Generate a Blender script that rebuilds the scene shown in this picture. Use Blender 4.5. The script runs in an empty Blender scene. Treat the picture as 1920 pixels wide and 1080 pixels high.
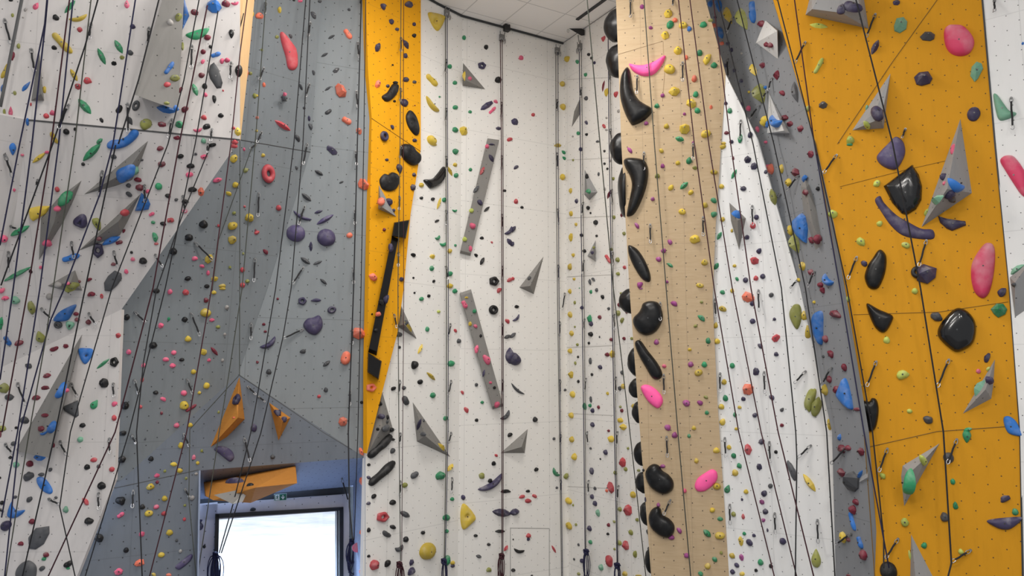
import bpy, bmesh, math, random
from mathutils import Vector, Matrix, noise
from mathutils.bvhtree import BVHTree
random.seed(7)
scene = bpy.context.scene
COL = scene.collection
# ------------------------------------------------------------------ camera
F = 1400.0
PITCH = math.radians(6.5)
CAM = Vector((0, 0, 6.0))
RT = Vector((1, 0, 0)); UPV = Vector((0, -math.sin(PITCH), math.cos(PITCH))); FW = Vector((0, math.cos(PITCH), math.sin(PITCH)))
cd = bpy.data.cameras.new('camera'); cam = bpy.data.objects.new('camera', cd); COL.objects.link(cam)
cam.location = CAM; cam.rotation_euler = (math.pi/2 + PITCH, 0, 0)
cd.sensor_width = 36; cd.lens = 36*F/1920; cd.clip_end = 300
scene.camera = cam
def ray(u, v):
    return FW + RT*((u-960)/F) + UPV*((540-v)/F)
def P(u, v, Y):
    d = ray(u, v); return CAM + d*(Y/d.y)
def proj(p):
    q = p-CAM; z = q.dot(FW); return (960+F*q.dot(RT)/z, 540-F*q.dot(UPV)/z, z)
class Plane:
    def __init__(s, a, b, c):
        s.p = Vector(a); n = (Vector(b)-s.p).cross(Vector(c)-s.p).normalized()
        if n.dot(CAM-s.p) < 0: n = -n
        s.n = n
    def at(s, u, v, lift=0.0):
        d = ray(u, v); t = (s.p + s.n*lift - CAM).dot(s.n)/d.dot(s.n); return CAM + d*t
# ------------------------------------------------------------------ materials
def nodes(name):
    m = bpy.data.materials.new(name); m.use_nodes = True
    nt = m.node_tree; return m, nt, nt.nodes['Principled BSDF']
def N(nt, t, **k):
    n = nt.nodes.new(t)
    for a, b in k.items(): setattr(n, a, b)
    return n
def math_n(nt, op, a, b=None, c=None):
    n = N(nt, 'ShaderNodeMath', operation=op)
    for i, x in enumerate((a, b, c)):
        if x is None: continue
        if isinstance(x, (int, float)): n.inputs[i].default_value = x
        else: nt.links.new(x, n.inputs[i])
    return n.outputs[0]
def mix(nt, fac, a, b, mode='MIX'):
    n = N(nt, 'ShaderNodeMix', data_type='RGBA', blend_type=mode)
    for s, x in ((0, fac), (6, a), (7, b)):
        if isinstance(x, (int, float)): n.inputs[s].default_value = x
        elif isinstance(x, tuple): n.inputs[s].default_value = (*x, 1) if len(x) == 3 else x
        else: nt.links.new(x, n.inputs[s])
    return n.outputs[2]
def srgb(r, g, b):
    f = lambda c: ((c/255+.055)/1.055)**2.4 if c/255 > .04045 else c/255/12.92
    return (f(r), f(g), f(b))
def wall_mat(name, col, dot=.26, dotr=.0125, seam=(2.6, 1.95), off=(0, 0), scuff=.12, grain=None, dotcol=(.03, .03, .03), seamk=.25, rough=.75):
    m, nt, bs = nodes(name)
    uv = N(nt, 'ShaderNodeUVMap'); sep = N(nt, 'ShaderNodeSeparateXYZ'); nt.links.new(uv.outputs[0], sep.inputs[0])
    x, y = sep.outputs[0], sep.outputs[1]
    n1 = N(nt, 'ShaderNodeTexNoise'); n1.inputs['Scale'].default_value = .7; n1.inputs['Detail'].default_value = 6
    nt.links.new(uv.outputs[0], n1.inputs['Vector'])
    mp = N(nt, 'ShaderNodeMapping'); mp.inputs['Scale'].default_value = (5, .8, 1); nt.links.new(uv.outputs[0], mp.inputs[0])
    n2 = N(nt, 'ShaderNodeTexNoise'); n2.inputs['Scale'].default_value = 1.6; n2.inputs['Detail'].default_value = 8; n2.inputs['Roughness'].default_value = .7
    nt.links.new(mp.outputs[0], n2.inputs['Vector'])
    dirt = math_n(nt, 'MULTIPLY', math_n(nt, 'SUBTRACT', n2.outputs[0], .5), scuff*3)
    dirt = math_n(nt, 'MAXIMUM', dirt, 0.0)
    c = mix(nt, math_n(nt, 'MULTIPLY', n1.outputs[0], scuff), col, tuple(k*.72 for k in col))
    c = mix(nt, dirt, c, tuple(k*.45 for k in col))
    if grain:
        mg = N(nt, 'ShaderNodeMapping'); mg.inputs['Scale'].default_value = (1.0, 9, 1); nt.links.new(uv.outputs[0], mg.inputs[0])
        ng = N(nt, 'ShaderNodeTexNoise'); ng.inputs['Scale'].default_value = 2.2; ng.inputs['Detail'].default_value = 7; ng.inputs['Distortion'].default_value = 1.2
        nt.links.new(mg.outputs[0], ng.inputs['Vector'])
        c = mix(nt, math_n(nt, 'MULTIPLY', ng.outputs[0], .75), c, grain)
    if seam:
        fx = math_n(nt, 'ABSOLUTE', math_n(nt, 'SUBTRACT', math_n(nt, 'FRACT', math_n(nt, 'MULTIPLY', math_n(nt, 'ADD', x, off[0]), 1/seam[0])), .5))
        fy = math_n(nt, 'ABSOLUTE', math_n(nt, 'SUBTRACT', math_n(nt, 'FRACT', math_n(nt, 'MULTIPLY', math_n(nt, 'ADD', y, off[1]), 1/seam[1])), .5))
        sx = math_n(nt, 'LESS_THAN', fx, .008/seam[0]); sy = math_n(nt, 'LESS_THAN', fy, .008/seam[1])
        c = mix(nt, math_n(nt, 'MULTIPLY', math_n(nt, 'MAXIMUM', sx, sy), seamk), c, (.05, .05, .05))
    if dot:
        def layer(o):
            a = math_n(nt, 'SUBTRACT', math_n(nt, 'FRACT', math_n(nt, 'MULTIPLY_ADD', x, 1/(dot*1.5), o)), .5)
            b = math_n(nt, 'SUBTRACT', math_n(nt, 'FRACT', math_n(nt, 'MULTIPLY_ADD', y, 1/(dot*1.1), o)), .5)
            a = math_n(nt, 'MULTIPLY', a, dot*1.5); b = math_n(nt, 'MULTIPLY', b, dot*1.1)
            r2 = math_n(nt, 'ADD', math_n(nt, 'MULTIPLY', a, a), math_n(nt, 'MULTIPLY', b, b))
            return math_n(nt, 'LESS_THAN', r2, dotr*dotr)
        d = math_n(nt, 'MAXIMUM', layer(0.0), layer(.5))
        c = mix(nt, math_n(nt, 'MULTIPLY', d, .85), c, dotcol)
    nt.links.new(c, bs.inputs['Base Color']); bs.inputs['Roughness'].default_value = rough
    bs.inputs['Specular IOR Level'].default_value = .25
    return m
def plain(name, col, rough=.6, metal=0, spec=.5, noise_k=0.0):
    m, nt, bs = nodes(name)
    bs.inputs['Base Color'].default_value = (*col, 1); bs.inputs['Roughness'].default_value = rough
    bs.inputs['Metallic'].default_value = metal; bs.inputs['Specular IOR Level'].default_value = spec
    if noise_k:
        tc = N(nt, 'ShaderNodeTexCoord'); n1 = N(nt, 'ShaderNodeTexNoise'); n1.inputs['Scale'].default_value = 6; n1.inputs['Detail'].default_value = 6
        nt.links.new(tc.outputs['Object'], n1.inputs['Vector'])
        nt.links.new(mix(nt, math_n(nt, 'MULTIPLY', n1.outputs[0], noise_k), col, tuple(k*.5 for k in col)), bs.inputs['Base Color'])
    return m
def hold_mat(name, col, rough=.55, chalk=.35, spec=.4, nscale=7):
    m, nt, bs = nodes(name)
    tc = N(nt, 'ShaderNodeTexCoord'); oi = N(nt, 'ShaderNodeObjectInfo'); geo = N(nt, 'ShaderNodeNewGeometry')
    add = N(nt, 'ShaderNodeVectorMath', operation='ADD'); nt.links.new(tc.outputs['Object'], add.inputs[0]); nt.links.new(oi.outputs['Location'], add.inputs[1])
    n1 = N(nt, 'ShaderNodeTexNoise'); n1.inputs['Scale'].default_value = nscale; n1.inputs['Detail'].default_value = 5
    nt.links.new(add.outputs[0], n1.inputs['Vector'])
    sep = N(nt, 'ShaderNodeSeparateXYZ'); nt.links.new(geo.outputs['Normal'], sep.inputs[0])
    top = math_n(nt, 'MULTIPLY_ADD', sep.outputs[2], .4, .45)
    f = math_n(nt, 'MULTIPLY', math_n(nt, 'MAXIMUM', math_n(nt, 'MULTIPLY', math_n(nt, 'SUBTRACT', n1.outputs[0], .47), 4), 0.0), top)
    f = math_n(nt, 'MINIMUM', math_n(nt, 'MULTIPLY', f, chalk), .75)
    hv = N(nt, 'ShaderNodeHueSaturation'); hv.inputs['Color'].default_value = (*col, 1)
    nt.links.new(math_n(nt, 'MULTIPLY_ADD', oi.outputs['Random'], .5, .75), hv.inputs['Value'])
    c = mix(nt, f, hv.outputs[0], (.62, .6, .58))
    nt.links.new(c, bs.inputs['Base Color']); bs.inputs['Roughness'].default_value = rough; bs.inputs['Specular IOR Level'].default_value = spec
    return m
# ------------------------------------------------------------------ object helpers
def tag(o, label=None, cat=None, group=None, kind=None):
    if label: o['label'] = label
    if cat: o['category'] = cat
    if group: o['group'] = group
    if kind: o['kind'] = kind
    return o
def mesh_obj(name, verts, faces, mat, parent=None, smooth=False, loc=None):
    me = bpy.data.meshes.new(name)
    L = Vector(loc) if loc is not None else Vector((0, 0, 0))
    me.from_pydata([tuple(Vector(v)-L) for v in verts], [], faces)
    if smooth:
        me.polygons.foreach_set('use_smooth', [True]*len(me.polygons))
    if mat: me.materials.append(mat)
    o = bpy.data.objects.new(name, me); COL.objects.link(o)
    if parent is not None:
        o.parent = parent; o.location = L - parent.location
    else: o.location = L
    return o
def empty(name, loc):
    o = bpy.data.objects.new(name, None); COL.objects.link(o); o.location = loc; o.empty_display_size = .1
    return o
def tube(pts, r, n=6, closed=False):
    pts = [Vector(p) for p in pts]; V = []; Fc = []; k = len(pts)
    prev = None
    for i, p in enumerate(pts):
        a = pts[(i-1) % k] if (i > 0 or closed) else p; b = pts[(i+1) % k] if (i < k-1 or closed) else p
        t = (b-a)
        if t.length < 1e-9: t = Vector((0, 0, 1))
        t.normalize()
        if prev is None:
            x = t.cross(Vector((0, 1, 0)))
            if x.length < .1: x = t.cross(Vector((1, 0, 0)))
        else: x = prev - t*prev.dot(t)
        x.normalize(); prev = x; y = t.cross(x)
        rr = r(i/(k-1)) if callable(r) else r
        for j in range(n):
            q = 2*math.pi*j/n; V.append(p + x*(math.cos(q)*rr) + y*(math.sin(q)*rr))
    m = k if closed else k-1
    for i in range(m):
        for j in range(n):
            a = i*n+j; b = i*n+(j+1) % n; c = ((i+1) % k)*n+(j+1) % n; d = ((i+1) % k)*n+j
            Fc.append((a, b, c, d))
    if not closed:
        Fc.append(tuple(range(n))[::-1]); Fc.append(tuple((k-1)*n+j for j in range(n)))
    return V, Fc
def merge(parts):
    V = []; Fc = []
    for v, f in parts:
        o = len(V); V += list(v); Fc += [tuple(i+o for i in q) for q in f]
    return V, Fc
def hull(points):
    bm = bmesh.new()
    for p in points: bm.verts.new(p)
    bmesh.ops.convex_hull(bm, input=bm.verts[:])
    for v in [v for v in bm.verts if not v.link_faces]: bm.verts.remove(v)
    bmesh.ops.dissolve_limit(bm, angle_limit=.01, verts=bm.verts[:], edges=bm.edges[:])
    bmesh.ops.recalc_face_normals(bm, faces=bm.faces[:])
    bm.verts.index_update()
    V = [v.co.copy() for v in bm.verts]; Fc = [tuple(v.index for v in f.verts) for f in bm.faces]
    bm.free(); return V, Fc
WALL_TRIS = []      # (verts, tris, facet name) used to find where a thing meets a wall
def slab(name, pl, pix, mat, thick=.1, uvoff=(0, 0), reg=True, lift=0.0, dirv=None, struct=True, parent=None):
    """flat wall facet: outline seen at pix on plane pl, given a thickness away from the room"""
    pts = [pl.at(*q, lift) if len(q) == 2 else pl.at(q[0], q[1], q[2]) for q in pix]
    n = pl.n
    cross = Vector((0, 0, 0))
    for i in range(1, len(pts)-1): cross += (pts[i]-pts[0]).cross(pts[i+1]-pts[0])
    if cross.dot(n) < 0: pts.reverse()
    back = (dirv if dirv is not None else -n)*thick
    k = len(pts); V = pts + [p+back for p in pts]
    Fc = [tuple(range(k)), tuple(range(2*k-1, k-1, -1))] + [(i, i+k, (i+1) % k+k, (i+1) % k) for i in range(k)]
    o = mesh_obj(name, V, Fc, mat, parent)
    me = o.data; uvl = me.uv_layers.new(name='UVMap')
    up = Vector((0, 0, 1)) - n*n.z; up.normalize(); rt = up.cross(n); rt.normalize()
    for lp in me.loops:
        p = V[lp.vertex_index]; uvl.data[lp.index].uv = (p.dot(rt)+uvoff[0], p.dot(up)+uvoff[1])
    for poly in me.polygons[2:]:
        for li in poly.loop_indices: uvl.data[li].uv = (.09, .07)
    if struct: o['kind'] = 'structure'
    if reg:
        from mathutils.geometry import tessellate_polygon
        WALL_TRIS.append((pts, [tuple(t) for t in tessellate_polygon([pts])], name))
    return o
# ------------------------------------------------------------------ wall colours
M = {}
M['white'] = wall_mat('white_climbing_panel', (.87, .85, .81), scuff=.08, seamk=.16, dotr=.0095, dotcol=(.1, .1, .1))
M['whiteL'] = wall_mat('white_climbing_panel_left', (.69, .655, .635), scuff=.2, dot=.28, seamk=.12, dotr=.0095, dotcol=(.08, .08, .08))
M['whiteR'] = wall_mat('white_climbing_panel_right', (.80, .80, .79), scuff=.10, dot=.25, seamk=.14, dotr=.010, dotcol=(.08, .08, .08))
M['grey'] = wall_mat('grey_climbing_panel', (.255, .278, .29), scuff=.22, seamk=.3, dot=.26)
M['greyD'] = wall_mat('grey_climbing_panel_shaded', (.205, .226, .24), scuff=.3, seamk=.2, dot=.26)  # same grey wall, its shade put into a darker base colour
M['greyE'] = wall_mat('grey_lower_panel_shaded', (.155, .175, .205), scuff=.3, seamk=.2, dot=.26)  # grey again, shade of the wall foot painted in as darker and bluer
M['greyS'] = wall_mat('grey_climbing_panel_strip', (.25, .26, .275), scuff=.2, seamk=.2, dot=.26)
M['orange'] = wall_mat('orange_climbing_panel', srgb(238, 168, 22), scuff=.12, seamk=.15, dot=.24)
M['orangeR'] = wall_mat('orange_climbing_panel_right', srgb(212, 149, 28), scuff=.2, seamk=.0, dot=.27, dotr=.0115)
M['ply'] = wall_mat('birch_plywood_panel', srgb(203, 181, 148), scuff=.1, seamk=.16, seam=(.85, 2.5), grain=srgb(170, 143, 110), dot=.27)
M['edge'] = plain('plywood_edge', srgb(222, 184, 134), .7, noise_k=.3)
M['blue'] = wall_mat('grey_soffit_panel_blue_lit', (.27, .32, .44), scuff=.2, dot=.26, seamk=.2)  # grey niche panels, blue daylight from the doorway put into their colour
M['dark'] = plain('dark_trim', (.03, .033, .037), .6)
M['vol'] = wall_mat('grey_volume', (.26, .25, .235), scuff=.25, dot=.34, dotr=.012, seam=None)
M['volB'] = wall_mat('light_grey_volume', (.33, .33, .33), scuff=.3, dot=.34, dotr=.012, seam=None)
M['volW'] = wall_mat('white_volume', (.62, .62, .61), scuff=.2, dot=.34, dotr=.01, seam=None)
M['volO'] = wall_mat('orange_wood_volume', srgb(200, 138, 62), scuff=.2, dot=None, seam=None, grain=srgb(168, 104, 38))
M['volK'] = wall_mat('black_volume', (.012, .012, .013), scuff=.1, dot=None, seam=None, rough=.5)
# ------------------------------------------------------------------ planes
B = Plane(Vector((1.53, 21.0, 0)), Vector((1.53, 21.0, 5)), Vector((-1.35, 19.3, 0)))
B2 = Plane(Vector((-1.35, 19.3, 0)), Vector((-1.35, 19.3, 5)), Vector((-1.92, 18.62, 0)))
W1 = Plane(Vector((1.53, 21.0, 0)), Vector((1.53, 21.0, 5)), Vector((2.6, 19.1, 0)))
ZC = P(1062, 82, 21.0).z
g_r = P(690, 700, B2.at(690, 700).y); g_l = P(560, 700, 16.4)
G2 = Plane(g_r, g_l, P(690, 300, g_r.y-.15))
G1 = Plane(G2.at(582, 285), G2.at(447, 702), P(228, 900, 14.6))
G3 = Plane(G2.at(447, 702), G2.at(684, 858), P(228, 900, 14.6))
L1 = Plane(P(54, 225, 11.9), P(450, 262, 12.9), P(450, 0, 12.75))
L2 = Plane(L1.at(54, 225), L1.at(450, 262), P(228, 580, 13.9))
L3 = Plane(L2.at(0, 690), P(228, 580, 13.9), P(215, 1000, 13.95))
L0 = Plane(L2.at(54, 225), L2.at(8, 540), P(-40, 300, 11.78))
LS = Plane(L1.at(450, -20), L1.at(450, 262), P(478, -20, 13.9))
PL = Plane(P(1220, 1080, 16.2), P(1367, 1080, 15.8), P(1155, 0, 16.3))
W2 = Plane(PL.at(1367, 1080), P(1567, 1080, 14.7), PL.at(1361, 150))
GS = Plane(W2.at(1567, 1080), W2.at(1500, 540), P(1640, 1080, 13.6))
OR = Plane(GS.at(1640, 1080), GS.at(1530, 270), P(1918, 1080, 12.7))
W3 = Plane(OR.at(1918, 1080), OR.at(1842, 0), P(1990, 540, OR.at(1893, 540).y-.5))
DP = Plane(Vector((-7.2, 17.4, 0)), Vector((-7.2, 17.4, 3)), Vector((-4.07, 19.0, 0)))
def ext(a, b, v):      # carry the line a-b on to height v
    return (a[0] + (b[0]-a[0])*(v-a[1])/(b[1]-a[1]), v)
TOP = -300; BOT = 1150
# ------------------------------------------------------------------ facets
def wall_world(name, pl, xys, z0, z1, mat, **k):   # vertical wall through two plan points
    pix = []
    for x, y, z in ((*xys[0], z0), (*xys[1], z0), (*xys[1], z1), (*xys[0], z1)): pix.append(proj(Vector((x, y, z)))[:2])
    return slab(name, pl, pix, mat, **k)
bl = B2.at(684, 900)
wall_world('wall_back', B, ((-1.35, 19.3), (1.53, 21.0)), 0, ZC, M['white'], uvoff=(.3, .2))
wall_world('wall_back_turn', B2, ((bl.x, bl.y), (-1.35, 19.3)), 0, ZC, M['white'], uvoff=(.1, .6))
wall_world('wall_side', W1, ((1.53, 21.0), (3.6, 21.0-2.07*1.776)), 0, ZC, M['white'], uvoff=(.5, .1))
osx = [ext((686, 0), (690, 130), TOP), (789, TOP), (789, 280), (770, 400), (757, 540), (745, 625), (718, 730), (688, 850), (688, 690), (697, 222), (690, 130)]
slab('wall_orange_strip', B2, osx, M['orange'], thick=.13, lift=.14)
e12 = ext((602, 0), (582, 285), TOP)
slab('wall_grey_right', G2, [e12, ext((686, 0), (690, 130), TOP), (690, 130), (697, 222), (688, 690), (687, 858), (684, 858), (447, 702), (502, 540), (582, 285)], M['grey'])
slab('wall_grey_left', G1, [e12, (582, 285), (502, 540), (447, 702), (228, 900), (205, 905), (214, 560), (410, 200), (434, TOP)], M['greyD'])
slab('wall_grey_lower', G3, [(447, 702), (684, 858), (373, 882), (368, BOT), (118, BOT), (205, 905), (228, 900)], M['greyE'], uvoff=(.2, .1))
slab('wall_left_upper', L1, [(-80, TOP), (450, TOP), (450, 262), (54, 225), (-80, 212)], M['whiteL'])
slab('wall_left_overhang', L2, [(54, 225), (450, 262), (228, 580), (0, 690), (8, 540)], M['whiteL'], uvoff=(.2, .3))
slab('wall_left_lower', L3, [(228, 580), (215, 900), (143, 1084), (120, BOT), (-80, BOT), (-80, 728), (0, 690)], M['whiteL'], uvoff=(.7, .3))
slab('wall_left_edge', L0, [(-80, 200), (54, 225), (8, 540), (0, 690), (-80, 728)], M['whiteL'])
slab('trim_plywood_edge', LS, [ext((450, 262), (450, 0), TOP), (478+26, TOP), (477, 0), (464, 140), (451, 262)], M['edge'], thick=.03, reg=False)
plx = [(1120, TOP), (1155, 0), (1165, 270), (1180, 540), (1200, 810), (1221, 1080), (1226, BOT), (1371, BOT), (1367, 1080), (1355, 900), (1345, 750), (1336, 560), (1342, 420), (1361, 140), (1318, -20), ext((1361, 140), (1320, 0), TOP)]
slab('wall_plywood_pillar', PL, plx, M['ply'], thick=.8, dirv=Vector((.25, 1, 0)).normalized())
slab('wall_right_white', W2, [(1361, 140), (1420, 260), (1500, 540), (1560, 810), (1567, 1080), (1569, BOT), (1371, BOT), (1367, 1080), (1355, 900), (1345, 750), (1336, 560), (1342, 420)], M['whiteR'])
slab('wall_right_grey', GS, [(1230, TOP), (1342, TOP), (1450, 0), (1530, 270), (1575, 540), (1620, 810), (1640, 1080), (1645, BOT), (1569, BOT), (1567, 1080), (1560, 810), (1500, 540), (1420, 260), (1360, 145), (1318, 0)], M['greyS'])
slab('wall_right_orange', OR, [(1342, TOP), ext((1842, 0), (1866, 270), TOP), (1842, 0), (1866, 270), (1893, 540), (1913, 810), (1918, 1080), (1919, BOT), (1645, BOT), (1640, 1080), (1620, 810), (1575, 540), (1530, 270), (1450, 0)], M['orangeR'])
slab('wall_right_end', W3, [ext((1842, 0), (1866, 270), TOP), (2050, TOP), (2050, BOT), (1919, BOT), (1918, 1080), (1913, 810), (1893, 540), (1866, 270), (1842, 0)], M['whiteR'], uvoff=(.3, 0))
# panel joints on the right-hand orange wall, the left wall fold and the orange strip: narrow grooves
def groove(name, pl, pts, w=.012, mat=None, lift=.004):
    V, Fc = tube([pl.at(u, v, lift) for u, v in pts], w, 4); o = mesh_obj(name, V, Fc, mat or M['dark']); o['kind'] = 'structure'; return o
brown = plain('panel_joint_brown', (.2, .11, .02), .8); gj = plain('panel_joint_grey', (.1, .1, .1), .8); wj = plain('panel_joint_pale', (.42, .4, .37), .8)
groove('trim_1', OR, [(1757, 0), (1672, 118), (1570, 270)], .007, brown)
groove('trim_2', OR, [(1630, 838), (1757, 809), (1914, 798)], .007, brown)
groove('trim_3', OR, [(1575, 350), (1700, 318), (1780, 300)], .004, brown)
groove('trim_4', OR, [(1600, 590), (1760, 585), (1890, 566)], .005, brown)
groove('trim_5', L1, [(54, 225), (250, 243), (450, 262)], .014, gj)
groove('trim_6', G1, [(450, 262), (582, 285)], .009, gj)
groove('trim_7', G2, [(447, 702), (480, 724), (605, 810), (660, 843)], .008, gj)
groove('trim_8', B2, [(697, 222), (789, 284)], .006, brown, lift=.145)
groove('trim_9', OR, [(1842, 0), (1866, 270), (1893, 540), (1913, 810), (1918, 1080)], .018, M['dark'])
groove('trim_10', GS, [(1450, 0), (1530, 270), (1575, 540), (1620, 810), (1640, 1080)], .008, brown)
groove('trim_11', G3, [(215, 915), (345, 887), (372, 881)], .006, gj)
groove('trim_12', PL, [(1159, 102), (1243, 77), (1246, 140), (1242, 190)], .004, plain('panel_joint_tan', (.33, .23, .13), .8))
for k, vv in enumerate((149, 300, 409, 519, 652, 775, 912)):
    groove('trim_%d' % (20+k), W1, [(1063, vv), (1150, vv-4 if vv < 700 else vv+4)], .004, wj)
# slightly turned lower-right orange facet shade: a second panel lying just proud of the upper-left one
# ------------------------------------------------------------------ ceiling, floor, doorway
cm, nt, bs = nodes('ceiling_tiles')
tc = N(nt, 'ShaderNodeTexCoord'); mp = N(nt, 'ShaderNodeMapping'); mp.inputs['Rotation'].default_value = (0, 0, -math.atan(.59)); nt.links.new(tc.outputs['Object'], mp.inputs[0])
sp = N(nt, 'ShaderNodeSeparateXYZ'); nt.links.new(mp.outputs[0], sp.inputs[0])
ln = [math_n(nt, 'LESS_THAN', math_n(nt, 'ABSOLUTE', math_n(nt, 'SUBTRACT', math_n(nt, 'FRACT', math_n(nt, 'MULTIPLY_ADD', sp.outputs[i], 1/1.2, .35)), .5)), .013) for i in (0, 1)]
nt.links.new(mix(nt, math_n(nt, 'MULTIPLY', math_n(nt, 'MAXIMUM', *ln), .5), (.85, .83, .81), (.3, .3, .3)), bs.inputs['Base Color']); bs.inputs['Roughness'].default_value = .9
V = [(-12, -6, ZC), (12, -6, ZC), (12, 22.5, ZC), (-12, 22.5, ZC)]; V += [(x, y, z+.2) for x, y, z in V]
BOX = [(3, 2, 1, 0), (4, 5, 6, 7), (0, 1, 5, 4), (1, 2, 6, 5), (2, 3, 7, 6), (3, 0, 4, 7)]
o = mesh_obj('ceiling', V, BOX, cm); o['kind'] = 'structure'
V = [(-14, -6, -.2), (14, -6, -.2), (14, 21.5, -.2), (-14, 21.5, -.2)]; V += [(x, y, 0) for x, y, z in V]
o = mesh_obj('floor', V, BOX, plain('floor_mats', (.22, .22, .23), .8, noise_k=.3)); o['kind'] = 'structure'
# dark joint between back wall and ceiling
def strip(name, pts, r, mat):
    V, Fc = tube(pts, r, 6); o = mesh_obj(name, V, Fc, mat); o['kind'] = 'structure'; return o
strip('trim_ceiling_back', [(-2.6, 17.72, ZC-.02), (-1.92, 18.6, ZC-.02), (-1.35, 19.24, ZC-.02), (1.5, 20.93, ZC-.02)], .035, M['dark'])
strip('trim_ceiling_corner', [(1.5, 20.9, ZC-.02), (3.5, 17.4, ZC-.02)], .008, gj)
s0 = CAM + ray(1082, 36)*((ZC-6)/ray(1082, 36).z); s1 = CAM + ray(1140, -6)*((ZC-6)/ray(1140, -6).z)
dv = (s1-s0).normalized(); pv = Vector((-dv.y, dv.x, 0))*.045; s1 = s0 + dv*6
V = [s0-pv, s0+pv, s1+pv, s1-pv]; V = [Vector((q.x, q.y, ZC-.03)) for q in V]; V += [Vector((q.x, q.y, ZC+.01)) for q in V]
o = mesh_obj('trim_ceiling_slot', V, BOX, M['dark']); o['kind'] = 'structure'
# niche over and beside the doorway
SF = Plane(G3.at(373, 882), G3.at(684, 858), DP.at(662, 912))
slab('wall_niche_soffit', SF, [(373, 882), (684, 858), (662, 912), (376, 936)], M['blue'], uvoff=(.1, .1))
NS = Plane(B2.at(684, 858), B2.at(684, 1080), DP.at(661, 1000))
slab('wall_niche_side', NS, [(684, 856), (662, 905), (661, BOT), (684, BOT)], M['blue'], uvoff=(.1, .1), thick=.012)
NL = Plane(G3.at(373, 882), G3.at(369, 1060), DP.at(362, 1000))
slab('wall_niche_side_left', NL, [(373, 880), (369, BOT), (355, BOT), (360, 930)], M['blue'], thick=.03, reg=False)
slab('wall_niche_lintel', DP, [(366, 926), (664, 904), (664, 932), (366, 956)], M['dark'], thick=.12)
WD = wall_mat('white_door_surround', (.62, .60, .63), scuff=.15, seam=None)
slab('wall_door_surround_top', DP, [(379, 947), (655, 926), (655, 957), (379, 976)], WD, lift=.05, thick=.15)
slab('wall_door_surround_left', DP, [(366, 946), (408, 942), (404, BOT), (362, BOT)], WD, lift=.05, thick=.15)
slab('wall_door_surround_right', DP, [(642, 940), (655, 939), (655, BOT), (642, BOT)], WD, lift=.05, thick=.15)
slab('trim_door_side', DP, [(655, 926), (662, 925), (662, BOT), (655, BOT)], M['dark'], lift=.0, thick=.15, reg=False)
dr = empty('door_1', DP.at(522, 1040)); dr['kind'] = 'structure'
fr = plain('black_door_frame', (.012, .012, .014), .4)
for nm, px in (('frame', [(404, 964), (644, 951), (644, 957), (404, 972)]), ('frame', [(404, 964), (411, 964), (407, BOT), (399, BOT)]), ('frame', [(637, 952), (644, 951), (644, BOT), (637, BOT)]), ('leaf_edge', [(632, 957), (634.5, 957), (634.5, BOT), (632, BOT)])):
    o = slab(nm, DP, px, fr, lift=.1, thick=.2, reg=False, struct=False); mw = o.location.copy(); o.parent = dr; o.location = mw - dr.location
g, nt, bs = nodes('door_glass')
tr = N(nt, 'ShaderNodeBsdfTransparent'); gl = N(nt, 'ShaderNodeBsdfGlossy'); gl.inputs['Roughness'].default_value = .05; mx = N(nt, 'ShaderNodeMixShader'); mx.inputs[0].default_value = .06
nt.links.new(tr.outputs[0], mx.inputs[1]); nt.links.new(gl.outputs[0], mx.inputs[2]); nt.links.new(mx.outputs[0], nt.nodes['Material Output'].inputs[0])
o = slab('glass_pane', DP, [(408, 968), (640, 954), (640, BOT), (404, BOT)], g, lift=.02, thick=.012, reg=False, struct=False); o.parent = dr; o.location = -dr.location
# ground outside
gm, nt, bs = nodes('outdoor_paving')
tc = N(nt, 'ShaderNodeTexCoord'); mp = N(nt, 'ShaderNodeMapping'); mp.inputs['Scale'].default_value = (.5, 1.3, 1); nt.links.new(tc.outputs['Object'], mp.inputs[0])
n1 = N(nt, 'ShaderNodeTexNoise'); n1.inputs['Scale'].default_value = .9; n1.inputs['Detail'].default_value = 10; n1.inputs['Roughness'].default_value = .7; nt.links.new(mp.outputs[0], n1.inputs[0])
rp = N(nt, 'ShaderNodeValToRGB'); rp.color_ramp.elements[0].position = .36; rp.color_ramp.elements[1].position = .6; nt.links.new(n1.outputs[0], rp.inputs[0])
nt.links.new(mix(nt, rp.outputs[0], (.5, .53, .58), (.78, .8, .82)), bs.inputs['Base Color']); bs.inputs['Roughness'].default_value = 1
V = [(-40, 21.5, -.2), (20, 21.5, -.2), (20, 70, -.2), (-40, 70, -.2)]; V += [(x, y, 0) for x, y, z in V]
o = mesh_obj('ground_outdoor', V, BOX, gm); o['kind'] = 'structure'
# access panel outline on the back wall
for k, q in enumerate(([(957, 1090), (957, 990), (1030, 991), (1030, 1090)],)):
    groove('door_2', B, q, .006, gj)
# ------------------------------------------------------------------ light
def area(name, loc, size, sy, power, col=(1, 1, 1), rot=(0, 0, 0)):
    l = bpy.data.lights.new(name, 'AREA'); l.shape = 'RECTANGLE'; l.size = size; l.size_y = sy; l.energy = power; l.color = col
    o = bpy.data.objects.new(name, l); COL.objects.link(o); o.location = loc; o.rotation_euler = rot; return o
for x, y, pw in ((-6, -1.5, 800), (0, -1.5, 800), (6, -1.5, 800), (-2.5, 5, 330), (2.5, 5, 330), (.6, 13.8, 300), (-1.8, 12.3, 320)):  # last two lamps are added to brighten the back and grey walls
    area('ceiling_light', (x, y, ZC-.4), 1.8, 1.0, pw, (1, .96, .91))
area('ceiling_fill', (0, 10, 11.2), 4, 2, 300, (1, .97, .93), (math.pi, 0, 0))  # unseen upward lamp, added to brighten the ceiling
area('daylight', (-8, 27, 9), 14, 9, 2300, (.82, .9, 1.0))
dc = DP.at(522, 1040); lp = dc - DP.n*4.5 + Vector((0, 0, 4.2)); aim = dc + DP.n*1.6; aim.z = 0
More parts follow.
